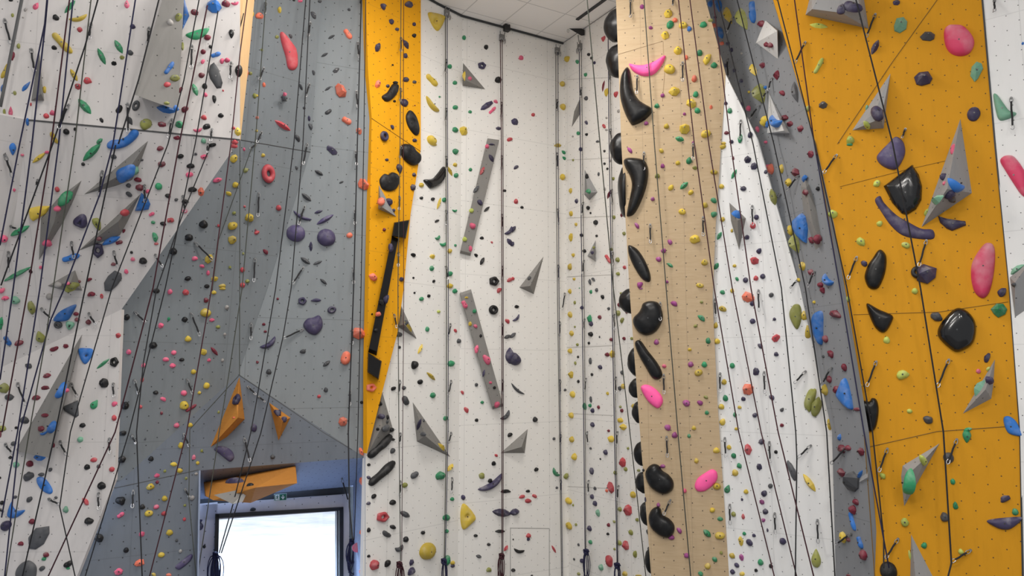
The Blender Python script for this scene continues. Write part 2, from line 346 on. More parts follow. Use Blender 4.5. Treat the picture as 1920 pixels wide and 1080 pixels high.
dl = area('doorway_daylight', lp, 3.0, 3.0, 5200, (.55, .72, 1.0)); dl.rotation_euler = (aim-lp).to_track_quat('-Z', 'Y').to_euler()
w = bpy.data.worlds.new('world'); scene.world = w; w.use_nodes = True
w.node_tree.nodes['Background'].inputs[0].default_value = (.95, .97, 1.0, 1); w.node_tree.nodes['Background'].inputs[1].default_value = .56
scene.view_settings.view_transform = 'Standard'; scene.view_settings.look = 'None'; scene.view_settings.exposure = -.2
# ------------------------------------------------------------------ volumes bolted to the walls
def build_bvh():
    V = []; T = []; own = []
    for pts, tris, nm in WALL_TRIS:
        o = len(V); V.extend(pts)
        for t in tris: T.append(tuple(i+o for i in t)); own.append(nm)
    return BVHTree.FromPolygons(V, T), own
BV, OWN = build_bvh()
def hit(u, v, bv=None):
    d = ray(u, v).normalized(); loc, n, i, dist = (bv or BV).ray_cast(CAM, d)
    if loc is None: return None
    if n.dot(d) > 0: n = -n
    return loc, n, i
def facet_plane(u, v):
    h = hit(u, v); pl = Plane.__new__(Plane); pl.p = h[0]; pl.n = h[1]; return pl, OWN[h[2]]
LAND = []       # (u, v, phrase): things whose own look makes them easy to find
VOLTRIS = []
def box_uv(o):
    me = o.data; uvl = me.uv_layers.new(name='UVMap')
    for poly in me.polygons:
        n = poly.normal; up = Vector((0, 0, 1)) - n*n.z
        if up.length < .05: up = Vector((0, 1, 0)) - n*n.y
        up.normalize(); rt = up.cross(n)
        for li in poly.loop_indices:
            p = me.vertices[me.loops[li].vertex_index].co; uvl.data[li].uv = (p.dot(rt)+.13, p.dot(up)+.07)
WALLSAY = {'wall_back': 'tall white back wall', 'wall_back_turn': 'tall white back wall', 'wall_side': 'narrow white side wall', 'wall_orange_strip': 'narrow orange strip',
 'wall_grey_right': 'pale grey wall', 'wall_grey_left': 'dark grey wall', 'wall_grey_lower': 'dark grey wall by the doorway', 'wall_left_upper': 'upper left white wall', 'wall_left_overhang': 'left white overhang',
 'wall_left_lower': 'lower left white wall', 'wall_left_edge': 'far left white edge', 'wall_plywood_pillar': 'plywood pillar', 'wall_right_white': 'right white wall', 'wall_right_grey': 'right grey strip',
 'wall_right_orange': 'big orange wall', 'wall_right_end': 'far right white wall', 'wall_niche_soffit': 'blue soffit over the doorway', 'wall_niche_side': 'blue niche side', 'wall_door_surround_top': 'white door surround', 'wall_door_surround_left': 'white door surround', 'wall_door_surround_right': 'white door surround', 'wall_niche_lintel': 'dark lintel'}
def volume(phrase, base, top, mat, name='wall_volume', ref=None, grp=None, land=True):
    cu = sum(p[0] for p in base)/len(base); cv = sum(p[1] for p in base)/len(base)
    r = ref or (cu, cv); pl, wn = facet_plane(*r)
    pts = [pl.at(u, v, -.01) for u, v in base] + [pl.at(u, v, l) for u, v, l in top]
    V, Fc = hull(pts); c = pl.at(cu, cv)
    o = mesh_obj(name, V, Fc, M[mat], loc=c)
    box_uv(o)
    from mathutils.geometry import tessellate_polygon
    tris = []
    for f in Fc:
        for t in tessellate_polygon([[V[i] for i in f]]): tris.append(tuple(f[i] for i in t))
    VOLTRIS.append((V, tris, wn))
    tag(o, phrase + ' fixed to the ' + WALLSAY[wn], 'climbing volume', grp)
    if land: LAND.append((cu, cv, phrase))
    return o
def prism(outline, h, k=.86):
    cu = sum(p[0] for p in outline)/len(outline); cv = sum(p[1] for p in outline)/len(outline)
    return [(cu+(u-cu)*k, cv+(v-cv)*k, h) for u, v in outline]
volume('huge tall grey wedge volume', [(312, -20), (346, -20), (330, 180), (264, 176)], [(250, 177, .55), (334, 207, .5), (311, -22, .12), (345, -22, .1)], 'vol', ref=(300, 100))
volume('thin dark grey spike volume', [(73, 92), (58, 189), (83, 189)], [(77, 176, .28)], 'vol')
volume('grey blade volume holding a blue lens', [(279, 262), (265, 302), (248, 338), (215, 350), (155, 366)], [(238, 322, .28)], 'vol', ref=(220, 330))
volume('chalky grey kite volume', [(154, 337), (140, 372), (120, 415), (92, 460), (72, 490), (76, 410), (108, 372)], [(108, 392, .3), (100, 420, .3)], 'vol')
volume('grey blade volume holding a maroon knob', [(265, 362), (240, 415), (225, 442), (145, 472)], [(222, 415, .28)], 'vol', ref=(215, 425))
volume('low grey triangle volume', [(141, 506), (88, 536), (119, 545), (155, 545)], [(132, 530, .3)], 'vol')
volume('giant grey sail volume', [(155, 623), (30, 843), (109, 803), (128, 722)], [(91, 858, .55), (32, 846, .1)], 'vol', ref=(90, 770))
volume('tall orange wooden pyramid volume', [(449, 706), (394, 839), (425, 820), (459, 786)], [(446, 783, .5), (444, 765, .4)], 'volO')
volume('small orange wooden pyramid volume', [(504, 754), (545, 783), (522, 827)], [(530, 790, .35)], 'volO')
volume('long orange wooden volume hanging over the doorway', [(382, 904), (554, 873), (556, 890), (384, 930)], [(557, 906, .75), (470, 943, .95), (480, 914, .9), (400, 938, .7), (386, 930, .5)], 'volO', ref=(470, 895))
volume('grey pyramid volume on the orange strip', [(710, 345), (709, 392), (744, 407)], [(716, 388, .22)], 'volB')
bar = [(735, 442), (747, 447), (706, 667), (690, 661)]
volume('long slanting black bar volume', bar, prism(bar, .16, .93), 'volK', ref=(718, 560))
bar = [(739, 417), (768, 412), (761, 447), (734, 443)]
volume('upper black block volume topping the slanting bar', bar, prism(bar, .26, .9), 'volK', ref=(748, 428))
bar = [(690, 661), (716, 677), (710, 712), (689, 698)]
volume('lower black block volume under the slanting bar', bar, prism(bar, .26, .9), 'volK', ref=(700, 690))
volume('dark grey wedge volume beside the orange strip', [(751, 570), (744, 612), (782, 636)], [(758, 608, .28)], 'vol', ref=(765, 618))
volume('tall grey fin volume below the orange strip', [(715, 726), (686, 858), (700, 850), (738, 806)], [(716, 800, .22)], 'vol', ref=(722, 790))
bar = [(914, 259), (936, 262), (882, 480), (862, 475)]
volume('upper long grey rail volume', bar, prism(bar, .16, .95), 'vol', ref=(900, 370))
bar = [(862, 549), (883, 542), (944, 762), (924, 768)]
volume('lower long grey rail volume', bar, prism(bar, .16, .95), 'vol', ref=(905, 655))
volume('topmost grey triangle volume', [(868, 117), (911, 168), (867, 161)], [(874, 151, .3)], 'vol')
volume('grey dart volume', [(1020, 479), (973, 539), (1001, 552)], [(994, 536, .28)], 'vol')
volume('long pointed grey triangle volume', [(773, 752), (781, 828), (846, 858)], [(797, 817, .3)], 'vol')
volume('squat grey triangle volume', [(990, 803), (984, 850), (937, 850)], [(978, 838, .25)], 'vol')
volume('slim grey diamond volume', [(1087, 184), (1087, 216), (1071, 241), (1076, 209)], [(1083, 208, .12)], 'vol')
volume('upper pale grey kite volume', [(1096, 316), (1121, 360), (1105, 376), (1095, 365)], [(1103, 362, .22)], 'volB')
volume('lower pale grey kite volume', [(1117, 449), (1101, 480), (1117, 491)], [(1110, 480, .22)], 'volB')
volume('grey diamond volume with blue hold', [(1367, 379), (1399, 409), (1386, 470), (1370, 414)], [(1383, 413, .35)], 'vol')
volume('white box volume', [(1435, 38), (1417, 81), (1459, 111), (1459, 56)], [(1457, 58, .3), (1418, 80, .2)], 'volW')
volume('white triangle volume with blue fin', [(1441, 172), (1437, 250), (1481, 250)], [(1470, 245, .25)], 'volW')
volume('big grey slab volume', [(1521, -15), (1510, 28), (1629, 54), (1618, -15)], [(1523, 17, .55), (1578, 24, .6), (1612, 10, .55), (1540, -15, .4), (1605, -15, .4)], 'volB')
volume('grey triangle volume with chalked purple hold', [(1670, 136), (1657, 241), (1597, 245)], [(1652, 222, .32), (1640, 212, .28)], 'volB', ref=(1645, 225))
volume('large pale grey pyramid volume', [(1801, 221), (1823, 362), (1727, 427)], [(1776, 354, .6)], 'volB', ref=(1785, 345))
volume('narrow grey volume with green slab', [(1866, 672), (1863, 720), (1859, 748), (1804, 777)], [(1848, 730, .3)], 'volB', ref=(1850, 735))
volume('grey dagger volume with green crescent', [(1763, 830), (1692, 873), (1689, 893), (1695, 951)], [(1706, 886, .3), (1735, 860, .2)], 'volB', ref=(1715, 880))
volume('lowest grey spike volume', [(1708, 999), (1706, 1100), (1760, 1100)], [(1717, 1085, .25)], 'volB', ref=(1720, 1060))
volume('small pale wedge volume', [(1629, 845), (1611, 904), (1633, 913)], [(1627, 895, .2)], 'volB', ref=(1626, 880))
volume('cut-off pale grey volume', [(1893, 520), (1935, 485), (1935, 575), (1903, 597)], [(1903, 530, .3), (1925, 500, .35)], 'volB', ref=(1910, 540))
volume('small grey and white spike volume', [(534, 170), (527, 185), (539, 190)], [(534, 184, .12)], 'vol')
volume('long pale ridge volume', [(1508, 330), (1501, 350), (1506, 400), (1530, 472), (1543, 462), (1533, 400), (1517, 345)], [(1512, 352, .14), (1524, 420, .14)], 'vol')
# the grey and white pyramid screwed under the long orange volume
for t in VOLTRIS: WALL_TRIS.append(t)
BV, OWN = build_bvh()
h0 = hit(450, 930)[0]; yy = h0.y
V, Fc = hull([P(401, 928, yy-.02), P(463, 916, yy-.02), P(468, 914, yy-.02), P(436, 945, yy-.30), P(455, 941, yy-.12)])
o = mesh_obj('wall_volume', V, Fc, M['vol'], loc=h0); box_uv(o); o.data.materials.append(M['volW'])
for p in o.data.polygons:
    u = proj(o.location + p.center)[0]
    if u > 449 and p.normal.y < 0: p.material_index = 1
tag(o, 'grey and white pyramid volume under the long orange volume', 'climbing volume'); LAND.append((440, 932, 'grey and white pyramid volume'))
CAT = """
@0 0
pk 80 0 35 20 0;tp 268 42 60 45 60;po 92 113 30 22 90;pa 190 70 30 22 60;pa 172 130 15 12 0;eg 522 48 130 40 50;cy 585 130 150 55 15;pk 416 127 50 46 0;pr 597 217 40 40 0;tp 950 28 62 42 90;pn 993 195 45 38 0;ly 465 320 225 60 -47;pk 405 355 42 32 0;po 135 345 40 28 90;pm 92 418 66 30 80;by 35 530 130 45 65;tb 195 645 95 35 50;ey 552 560 110 40 -60;pr 655 600 58 48 0;fr 585 645 58 48 -10;eg 760 420 140 45 -65;eg 888 347 120 48 -60;px 978 392 50 40 -50;fo 914 428 38 40 90;kk 852 473 45 40 0;tp 78 835 80 36 90;po 30 840 50 22 90;po 108 697 32 26 90;pr 345 865 45 42 0;pp 392 843 44 42 0;eg 632 795 150 60 -50;bk 890 815 75 50 60;pk 762 900 42 26 -60;ox 1018 790 80 55 70;tx 972 905 70 45 -60;bo 1085 920 100 95 40;eb 1250 815 160 65 -10;pb 1320 806 42 40 0;po 1250 770 45 25 0;pr 1252 630 50 40 20;po 1310 580 75 45 10;lb 1270 505 120 40 55;pa 1276 163 50 45 0;po 1337 125 60 48 60;fb 1392 110 220 55 90;pm 1458 87 58 45 0;fb 1600 40 120 110 0;pm 1693 22 60 52 0;cp 1762 20 65 35 10;cg 1480 252 180 75 8;pm 1555 277 55 42 15;tk 1735 252 70 45 -90;pk 1577 348 25 28 0;pm 1522 386 42 36 30;lb 1618 407 85 38 20;pp 1519 460 38 26 60;pp 1663 455 42 34 70;pp 1702 448 40 38 30;kx 1618 567 200 95 -70;pm 1508 560 48 42 30;pk 1535 642 42 42 0;eg 1462 670 100 44 -70;pm 1352 672 48 30 70;pp 1540 708 30 34 0;pk 1608 740 60 30 -80;pr 1673 678 15 15 0;pm 1383 817 60 42 45;pk 1655 863 45 34 0;pr 1528 878 45 38 -20;fm 1212 932 72 44 -5;pg 1345 930 62 50 0;cp 1482 970 75 40 10;pk 1548 945 60 42 20;pr 1750 958 28 24 0;py 1783 982 48 58 0;fm 1325 1035 55 36 10;pt 1526 1056 40 45 0;pk 1600 1075 60 20 0;pr 1760 1065 50 40 0;pk 494 988 50 46 0;pk 563 968 25 28 0;by 405 1035 110 40 -60;eg 745 1060 60 35 40;lb 925 1040 240 75 25;pk 1787 527 86 54 80;py 1888 105 55 35 70;pp 1870 230 44 25 90;pp 1870 298 40 22 90;pc 1845 543 75 40 90;po 1880 548 30 25 0;po 1910 717 40 28 90;pc 1812 770 62 35 90;po 1812 833 50 25 90;pp 1808 390 30 16 90;pr 230 782 28 14 90;py 330 672 55 30 90;pb 205 915 60 25 90;pb 15 665 65 25 90;po 1368 345 60 22 90
Q 38 150 80 330;Q 238 372 258 540;Q 685 180 668 292;Q 1120 210 1105 335;Q 515 790 440 965;Q 960 780 960 995;Q 1442 345 1432 515;Q 1733 470 1725 590;Q 1290 900 1262 1035;Q 1820 70 1830 150;Q 1590 970 1578 1060
@480 0
pk 285 2 20 14 0;pp 333 5 35 22 0;py 177 73 48 30 90;pc 28 115 58 46 0;po 158 275 28 26 0;tr 250 390 290 105 110;px 262 270 36 20 -60;px 435 112 65 28 -60;px 480 8 28 22 0;px 698 70 24 22 0;ex 567 275 58 22 30;lc 692 252 98 42 -55;ex 515 410 60 22 30;kx 602 525 65 35 38;fc 640 675 120 95 -70;ex 540 663 58 20 35;px 435 543 42 20 -75;pc 62 633 24 36 0;fp 213 705 35 28 0;fx 213 740 45 30 0;ex 338 650 62 22 -65;po 45 373 20 20 0;px 362 808 20 20 0;bx 543 835 62 35 35;pc 10 880 22 26 0;py 5 715 30 20 0;py 5 980 20 20 0;er 205 940 145 42 -33;en 400 888 45 20 -85;px 412 948 55 24 -70;lc 683 902 90 48 -30;fc 775 980 60 45 -60;px 315 1035 60 28 -60;pn 960 45 55 34 -60;pn 1150 30 58 45 0;pn 1020 160 42 28 -60;pn 1060 217 30 26 0;pn 1188 180 24 28 0;pk 1188 265 28 30 0;en 1128 330 85 30 -60;fn 918 353 75 45 60;pn 1123 415 28 38 0;pk 1026 486 13 14 0;kc 920 625 68 45 60;pn 1128 593 44 38 0;px 1190 613 30 25 0;bk 1010 690 140 85 50;pk 1048 617 40 22 0;pn 990 643 28 26 0;pk 1040 758 22 18 0;pm 1192 790 10 10 0;dn 1120 768 56 60 0;dk 1172 922 190 95 -75;pn 1025 952 38 20 -60;on 967 1020 75 55 90;pn 1193 1050 32 28 0;vy 1350 160 130 115 -80;pg 1562 280 28 35 0;pk 1728 350 30 35 0;pg 1455 497 28 34 0;on 1697 490 58 55 0;ey 1560 570 75 20 90;pp 1605 585 32 25 0;ly 1325 600 125 40 -45;pg 1495 618 34 30 0;pk 1820 595 50 48 0;cy 1330 783 160 50 -50;pg 1378 725 15 15 0;pg 1498 803 36 32 0;pg 1607 837 28 24 0;fn 1733 790 115 45 32;pp 1800 760 36 22 -30;lp 1775 825 75 26 45;kn 1820 962 45 28 0;pg 1497 970 40 42 0;fy 1560 975 65 75 0;by 1328 1045 85 65 -40;pr 1905 1042 42 30 20
Q 70 20 68 100;Q 403 170 393 270;Q 785 0 785 40;Q 762 320 770 430;Q 55 510 25 600;Q 397 630 372 725;Q 752 685 762 805;Q 1083 285 1086 385;Q 1080 665 1083 760;Q 1422 450 1418 545;Q 1422 815 1422 905;Q 40 990 5 1070;Q 1838 770 1838 880
@960 0
pp 70 430 34 34 0;py 410 440 45 30 60;py 380 625 36 42 0;py 385 797 48 38 -40;pr 160 858 26 28 0;fn 25 910 50 60 0;pk 573 407 26 24 0;pk 595 433 20 24 0;pn 617 470 18 24 0;pg 487 462 24 32 0;fr 683 288 50 25 65;pg 550 558 22 30 0;px 553 735 28 32 0;em 683 645 90 14 80;py 706 692 62 22 80;pr 776 705 50 24 65;pa 797 832 18 25 0;pa 708 883 18 16 0;pn 555 917 30 22 -50;pr 688 945 36 22 -50;pa 708 973 24 16 0;pg 495 998 26 28 0;pk 557 1007 22 22 0;pa 455 1022 16 14 0;py 342 1070 45 30 0;px 640 1060 30 18 0;ck 890 760 450 190 -65;cp 1012 510 280 95 20;pv 975 47 34 34 0;pv 1040 205 30 26 0;fy 1170 97 72 70 0;pc 1222 147 40 36 0;py 1283 183 65 50 0;pb 1330 213 34 36 0;pg 1183 182 64 48 50;pg 1436 180 54 46 0;fy 1148 260 62 70 0;py 1245 373 58 60 -30;pg 1408 392 46 48 0;pc 1306 428 30 36 0;py 1460 442 90 50 65;pg 1515 485 52 44 0;by 1185 507 90 85 -20;pc 1367 587 40 52 0;fy 1218 680 88 80 0;pv 1130 712 32 32 0;pg 1378 705 42 46 0;pg 1087 790 38 36 0;fy 1343 770 85 70 -40;pg 1390 825 48 42 0;pv 1293 853 24 24 0;fc 1492 802 26 32 0;pv 1005 922 34 30 0;py 1158 943 42 38 0;fy 1293 962 85 88 60;by 1452 995 85 65 20;eg 1257 1040 70 42 -15;py 1585 1072 40 20 0;pv 1357 1068 20 20 0
pb 1485 25 30 50 0;pb 1548 35 85 38 -70;ey 1615 115 135 40 -70;lb 1798 90 180 45 -85;eo 1718 140 170 60 -70;po 1490 150 40 22 0;pc 1510 190 40 35 0;pb 1556 240 85 38 -65;pm 1865 175 60 48 0;pc 1572 325 36 30 0;pn 1615 325 38 28 0;pn 1640 373 30 34 0;pn 1522 130 30 20 0;pm 1905 335 40 36 0;ey 1805 525 100 36 -65;fm 1872 490 44 52 0;eo 1850 700 150 70 -75;pa 1720 400 16 18 0;pn 1600 490 25 32 0;pn 1664 525 30 30 0;pn 1715 605 34 30 0;pb 1898 655 22 28 0;py 1775 690 18 22 0;pn 1603 773 26 28 0;pg 1633 827 34 42 0;pn 1722 780 32 32 0;pp 1770 812 32 42 0;by 1880 905 85 55 80;bb 1910 930 60 30 80;pp 1838 968 40 26 -60;pm 1607 995 34 28 0;pn 1785 1008 40 44 0;pg 1708 1040 65 32 80;pn 1645 1060 30 32 0;pp 1900 1065 30 22 0
Q 890 0 888 130;Q 1208 0 1205 40;Q 940 570 935 705;Q 1280 470 1280 610;Q 1665 130 1605 250;Q 1623 445 1620 585;Q 1862 795 1775 895;Q 1718 905 1710 1045;Q 525 660 515 730;Q 740 520 735 610;Q 335 750 335 830;Q 1920 690 1875 735;Q 745 970 745 1050
@1440 0
pn 548 62 60 65 0;bn 640 40 160 75 -15;ei 380 190 140 40 -8;fn 963 15 60 45 20;ft 997 180 115 130 0;fx 1200 265 115 85 -15;dp 1430 300 235 225 0;en 803 350 125 50 65;li 380 490 145 38 62;ft 1565 530 160 95 75;fn 1168 580 145 120 0;pn 825 840 110 85 -50;pi 745 945 70 40 -60;pt 742 803 22 40 0;fx 410 785 70 60 0;po 297 810 55 35 60;dn 1545 850 100 110 0;pi 617 1045 62 60 0;bt 1755 810 200 130 -70;fm 60 560 80 38 90;pm 103 695 52 36 -30;ex 200 690 165 36 -80;fm 122 882 58 48 0;fm 158 928 60 46 0;fm 235 965 50 55 0;cb 45 905 170 90 -30;pm 15 340 38 38 0;fb 1910 325 20 25 0
Q 805 110 735 280;Q 280 320 200 475;Q 1700 0 1700 85;Q 1825 735 1835 970;Q 35 590 0 680;Q 1030 970 1005 1035
@0 270
tb 98 42 95 58 -90;ey 290 105 130 38 38;pp 350 62 38 24 0;pp 168 82 26 20 0;eg 685 65 190 60 45;pk 622 150 30 28 0;px 850 95 46 36 0;pm 1198 33 54 38 20;fm 1210 153 70 48 15;pk 1352 92 50 38 20;px 1467 75 24 22 0;fp 1530 98 60 40 15;pk 1428 165 60 38 10;pp 1418 230 58 38 20;pp 1632 268 70 36 15;pk 1440 342 66 40 5;fc 1506 362 52 75 0;px 1062 120 28 18 20;ob 940 235 140 70 40;pt 1018 205 35 70 0;pm 1033 268 60 34 -5;px 963 312 42 36 -20;fm 1048 332 72 54 -5;pp 1106 355 36 28 40;bx 968 378 60 38 -40;pg 1187 317 56 54 0;vb 1070 435 120 130 90;pk 1260 390 46 36 -30;px 1320 418 30 22 30;pk 1388 432 54 34 0;pp 1385 500 38 40 0;lp 1137 527 50 28 30;pg 1148 588 34 26 0;lr 1278 573 62 40 8;pk 1222 598 48 32 -15;pg 1165 702 70 42 -80;pr 1172 748 34 20 0;lm 893 740 60 32 20;pm 928 652 34 22 60;ob 830 722 140 50 25;on 733 800 110 90 -90;vn 602 585 115 100 65;vo 725 600 110 55 -70;vy 288 520 160 100 -70;pr 426 340 38 42 0;pp 108 345 22 26 0;eg 145 655 170 50 28;pp 30 712 62 55 20;pg 500 408 140 50 45;pp 438 487 52 38 0;pp 362 745 44 50 0;pr 945 517 56 50 0;pm 745 712 40 30 0;lb 530 855 150 50 18;pk 985 813 24 22 0;pp 995 864 34 30 0;pk 1070 878 62 50 0;pm 850 902 40 24 0;pp 945 957 32 36 0;pm 667 1018 44 24 30;pk 228 955 26 32 0;pp 305 925 28 26 0;eg 125 980 250 36 28;kx 848 1015 145 120 70;pm 595 1030 24 22 0;po 545 1065 95 36 0;pp 508 1046 26 20 0;pa 430 1050 50 30 10
pr 1755 15 56 40 0;pk 1592 8 60 30 20;py 1760 105 52 60 -40;pp 1832 38 18 26 0;oo 1845 195 34 42 -50;py 1768 303 48 46 30;py 1718 370 46 28 -25;pr 1835 467 18 20 0;po 1757 516 28 26 0;py 1872 548 60 62 0;by 1748 608 80 70 20;fy 1748 718 72 66 20;pk 1530 598 60 64 0;pk 1420 698 62 52 0;pk 1303 802 58 54 0;pr 1640 612 20 24 0;pp 1462 856 46 34 20;fy 1572 860 64 82 -40;pp 1517 915 40 26 -20;pp 1562 966 26 38 0;po 1725 923 22 22 0;pr 1820 942 34 38 0;po 1825 820 16 20 0;fy 1612 1012 56 44 20;po 1858 1028 34 32 0;pr 1822 1056 36 40 0;pk 1410 1007 54 34 10;pk 1553 1065 40 30 0;py 1670 1063 56 32 0;pm 1918 650 14 30 0
Q 35 80 95 250;Q 768 205 740 395;Q 1085 310 1088 440;Q 1372 390 1388 510;Q 538 735 555 860;Q 855 805 885 930;Q 1165 830 1222 925;Q 62 810 60 960;Q 1462 740 1598 875;Q 1908 860 1903 1035;Q 80 615 130 638;Q 1560 0 1553 65;Q 1915 5 1875 35;Q 285 270 270 318
@480 270
py 55 82 30 28 0;or 97 222 95 140 0;px 306 178 30 18 -60;fn 572 45 110 50 -40;ex 473 215 75 32 -30;px 640 285 34 16 25;ex 380 398 95 38 -40;cn 348 540 160 44 -26;en 470 508 70 24 18;en 520 565 150 40 30;dn 303 665 142 130 0;dn 533 698 142 130 0;en 413 768 76 28 90;ex 372 875 90 36 -35;ex 463 890 78 24 22;fc 808 300 105 80 -60;pc 702 683 48 40 0;pr 173 477 40 46 0;pr 10 662 28 40 -60;pm 75 807 50 28 -50;ex 507 1032 70 26 -40;bk 1155 80 170 130 -50;pn 982 116 28 20 0;tn 1082 185 75 42 -80;pn 1187 228 26 30 0;fn 1185 325 40 55 0;bk 1000 283 150 135 10;ck 1340 255 200 85 40;py 1243 305 38 34 0;py 1340 5 34 16 0;pg 1500 53 42 44 0;py 1496 153 30 30 0;ey 1455 200 95 22 -60;pg 1503 233 32 34 0;pg 1610 190 24 28 0;fk 1243 405 30 26 0;pk 1328 412 26 26 0;ey 1375 445 98 20 72;pg 1415 417 30 36 0;cg 1493 497 38 28 0;pk 1358 576 38 18 28;cg 1366 700 42 38 30;cg 1408 748 52 42 10;pg 1496 758 18 18 0;py 1455 800 32 34 0;fy 1328 842 44 38 0;pk 1183 830 36 28 -20;pg 1322 930 30 38 0;pg 1458 970 38 38 0;pk 1182 1003 16 16 0;pk 1335 1028 24 22 30;py 1458 1062 44 38 0;ok 1788 1028 72 72 0;pr 1905 1017 42 30 20;ek 1733 488 58 22 42;pk 1695 703 30 22 0;pr 1770 737 20 14 -40;pk 1653 833 32 24 -40;ek 1700 878 66 30 62;pk 1865 348 28 20 0;cn 1900 650 85 45 45;en 1905 733 62 34 -55;pc 880 995 50 62 70;pn 1095 1013 32 36 0;pm 964 641 22 26 0;pc 945 428 66 56 40;pn 1003 430 60 40 -60;pn 1035 495 20 26 0;er 1700 200 70 28 62;pp 1735 15 28 34 0;en 1768 105 70 30 -60;ex 1655 338 70 30 50;bn 1685 435 52 38 -50;pi 1617 497 34 34 0;pp 1628 612 50 38 -60;pi 1567 712 34 34 0;pp 1610 783 26 44 0;en 1770 2 50 16 0;pn 1015 775 30 70 0
Q 380 0 352 155;Q 745 55 755 160;Q 740 495 742 605;Q 365 465 318 605;Q 355 925 272 1050;Q 18 370 14 545;Q 730 940 733 1050;Q 1085 20 1080 105;Q 1072 395 1072 495;Q 1063 820 1066 920;Q 1422 95 1428 190;Q 1422 500 1425 605;Q 1422 920 1435 1020;Q 1840 90 1842 190;Q 1842 530 1845 640;Q 1845 920 1843 1020
@960 270
py 345 8 52 28 0;eg 390 62 40 22 -45;eg 395 107 40 20 -45;pn 32 172 42 24 35;oy 382 244 36 50 0;py 438 347 20 40 0;py 440 520 24 38 0;py 478 602 20 28 0;py 440 695 24 60 0;py 458 832 20 30 0;py 430 918 28 54 0;py 464 1012 20 22 0;pr 32 427 30 38 0;pk 76 473 24 22 0;en 14 638 60 30 55;pn 5 748 30 34 -40;pn 482 425 20 36 0;pk 568 478 26 32 0;pk 588 517 12 18 0;pk 625 587 32 38 0;pk 633 688 18 20 0;pk 518 682 28 26 0;pk 540 802 28 30 0;pk 692 52 16 20 0;pk 692 146 18 20 0;pk 714 185 16 20 0;px 648 225 14 30 0;po 758 258 18 26 0;pa 694 337 16 28 0;em 727 375 85 18 66;em 822 530 40 18 68;po 762 548 22 30 0;po 838 670 24 28 0;lr 718 862 78 26 -55;po 790 866 28 36 -30;pr 842 924 22 28 0;po 792 972 28 28 0;po 740 790 22 26 0;ex 607 1016 36 20 -45;ex 583 1035 50 16 -80;pn 512 38 30 30 0;po 457 120 14 18 0;pa 735 125 12 22 0;pk 562 238 26 36 0;eg 570 355 75 40 -20;po 616 775 24 20 0;pn 600 812 30 28 0;px 130 1003 22 28 0;pr 8 1008 24 26 0
ck 950 320 440 150 72;bk 960 895 290 100 -60;pv 885 45 52 28 -55;py 1122 48 38 32 -40;py 1243 140 34 34 0;pv 1130 162 32 34 0;pg 1328 122 44 52 0;po 1090 236 38 34 0;po 1370 175 34 30 0;by 1516 206 62 42 -10;by 1578 16 56 40 20;pm 1658 105 18 30 0;py 1193 324 36 50 -30;eg 1290 310 80 40 42;py 1340 360 46 36 20;pv 1055 408 32 32 0;pg 1515 420 48 40 -40;py 1448 455 40 44 0;by 1278 502 60 52 -20;pg 1512 524 50 44 40;py 1578 562 36 38 0;py 1570 316 40 38 0;eg 1663 225 85 30 62;py 1372 710 78 62 -10;pv 938 610 52 28 -55;pv 1185 733 44 34 -50;pv 1138 798 40 36 -40;pv 1100 862 42 38 -40;eg 1185 908 56 28 -35;by 1445 880 52 58 0;pv 1160 1032 28 24 0;ov 956 1055 50 42 60;by 1410 1058 64 40 -10;eg 1553 688 70 32 62;py 1648 648 18 30 0;eg 1530 916 60 36 60;py 1668 912 30 26 0;pg 1685 1010 26 32 30
fn 1763 115 58 56 40;fn 1813 165 56 58 0;pn 1733 330 46 38 0;pp 1912 180 30 60 0;pn 1902 207 28 30 0;bb 1690 518 75 60 -30;pn 1833 548 36 40 -40;pr 1806 608 44 50 0;pn 1760 696 40 36 0;pn 1852 800 38 44 -40;fr 1815 873 70 60 -30;pn 1752 1020 40 44 -50;pr 1828 1004 36 40 0;pn 1878 990 42 40 0
Q 990 65 988 195;Q 1037 605 1038 745;Q 1358 0 1358 120;Q 1433 550 1433 690;Q 1803 465 1805 610;Q 538 440 525 535;Q 543 875 530 975;Q 340 490 350 605;Q 345 910 348 1020;Q 753 345 753 455;Q 760 815 760 905;Q 335 70 340 185
@1440 270
fm 312 75 48 58 0;pc 15 185 40 80 0;fm 195 212 70 66 -20;py 98 185 66 28 -85;oy 152 288 62 36 -85;pm 276 362 48 46 0;pk 372 333 24 34 0;eo 35 395 130 55 -75;fb 255 630 210 95 85;py 165 648 75 38 -80;pm 322 718 36 54 0;pm 362 716 62 58 -40;eo 195 745 150 55 -75;py 255 915 66 36 -80;pm 318 960 34 48 0;pb 270 255 48 25 60;cb 440 1018 100 70 -45;pm 388 1055 42 40 0;py 225 1018 24 30 0
bn 920 90 210 200 55;vk 1030 360 310 330 -62;cn 1025 560 520 100 -33;en 1385 598 210 80 -15;dk 808 940 285 155 78;pn 723 893 54 44 -40;kn 1190 965 170 180 80;ok 1120 960 95 90 0;lp 1610 915 350 155 78;oi 818 293 50 60 -30;oi 485 520 70 62 0;oi 838 594 44 48 -30;oi 698 730 78 54 -40;oi 1035 755 66 46 -25;pi 1190 507 66 34 60;pg 612 2 50 20 0;pn 1310 243 60 34 65;cb 1425 300 130 90 -30;pp 1320 292 18 30 0;dp 1378 35 80 30 80;pn 1370 385 80 60 30;tx 1390 425 80 60 -50;et 1265 415 100 45 40;lp 1845 235 310 100 -58;et 1870 940 130 60 35;px 1840 1055 40 24 50
Q 515 85 415 220;Q 235 240 138 350;Q 98 378 0 475;Q 1187 725 1130 920;Q 665 850 598 1015;Q 355 960 295 1075;Q 220 1025 165 1080
@0 540
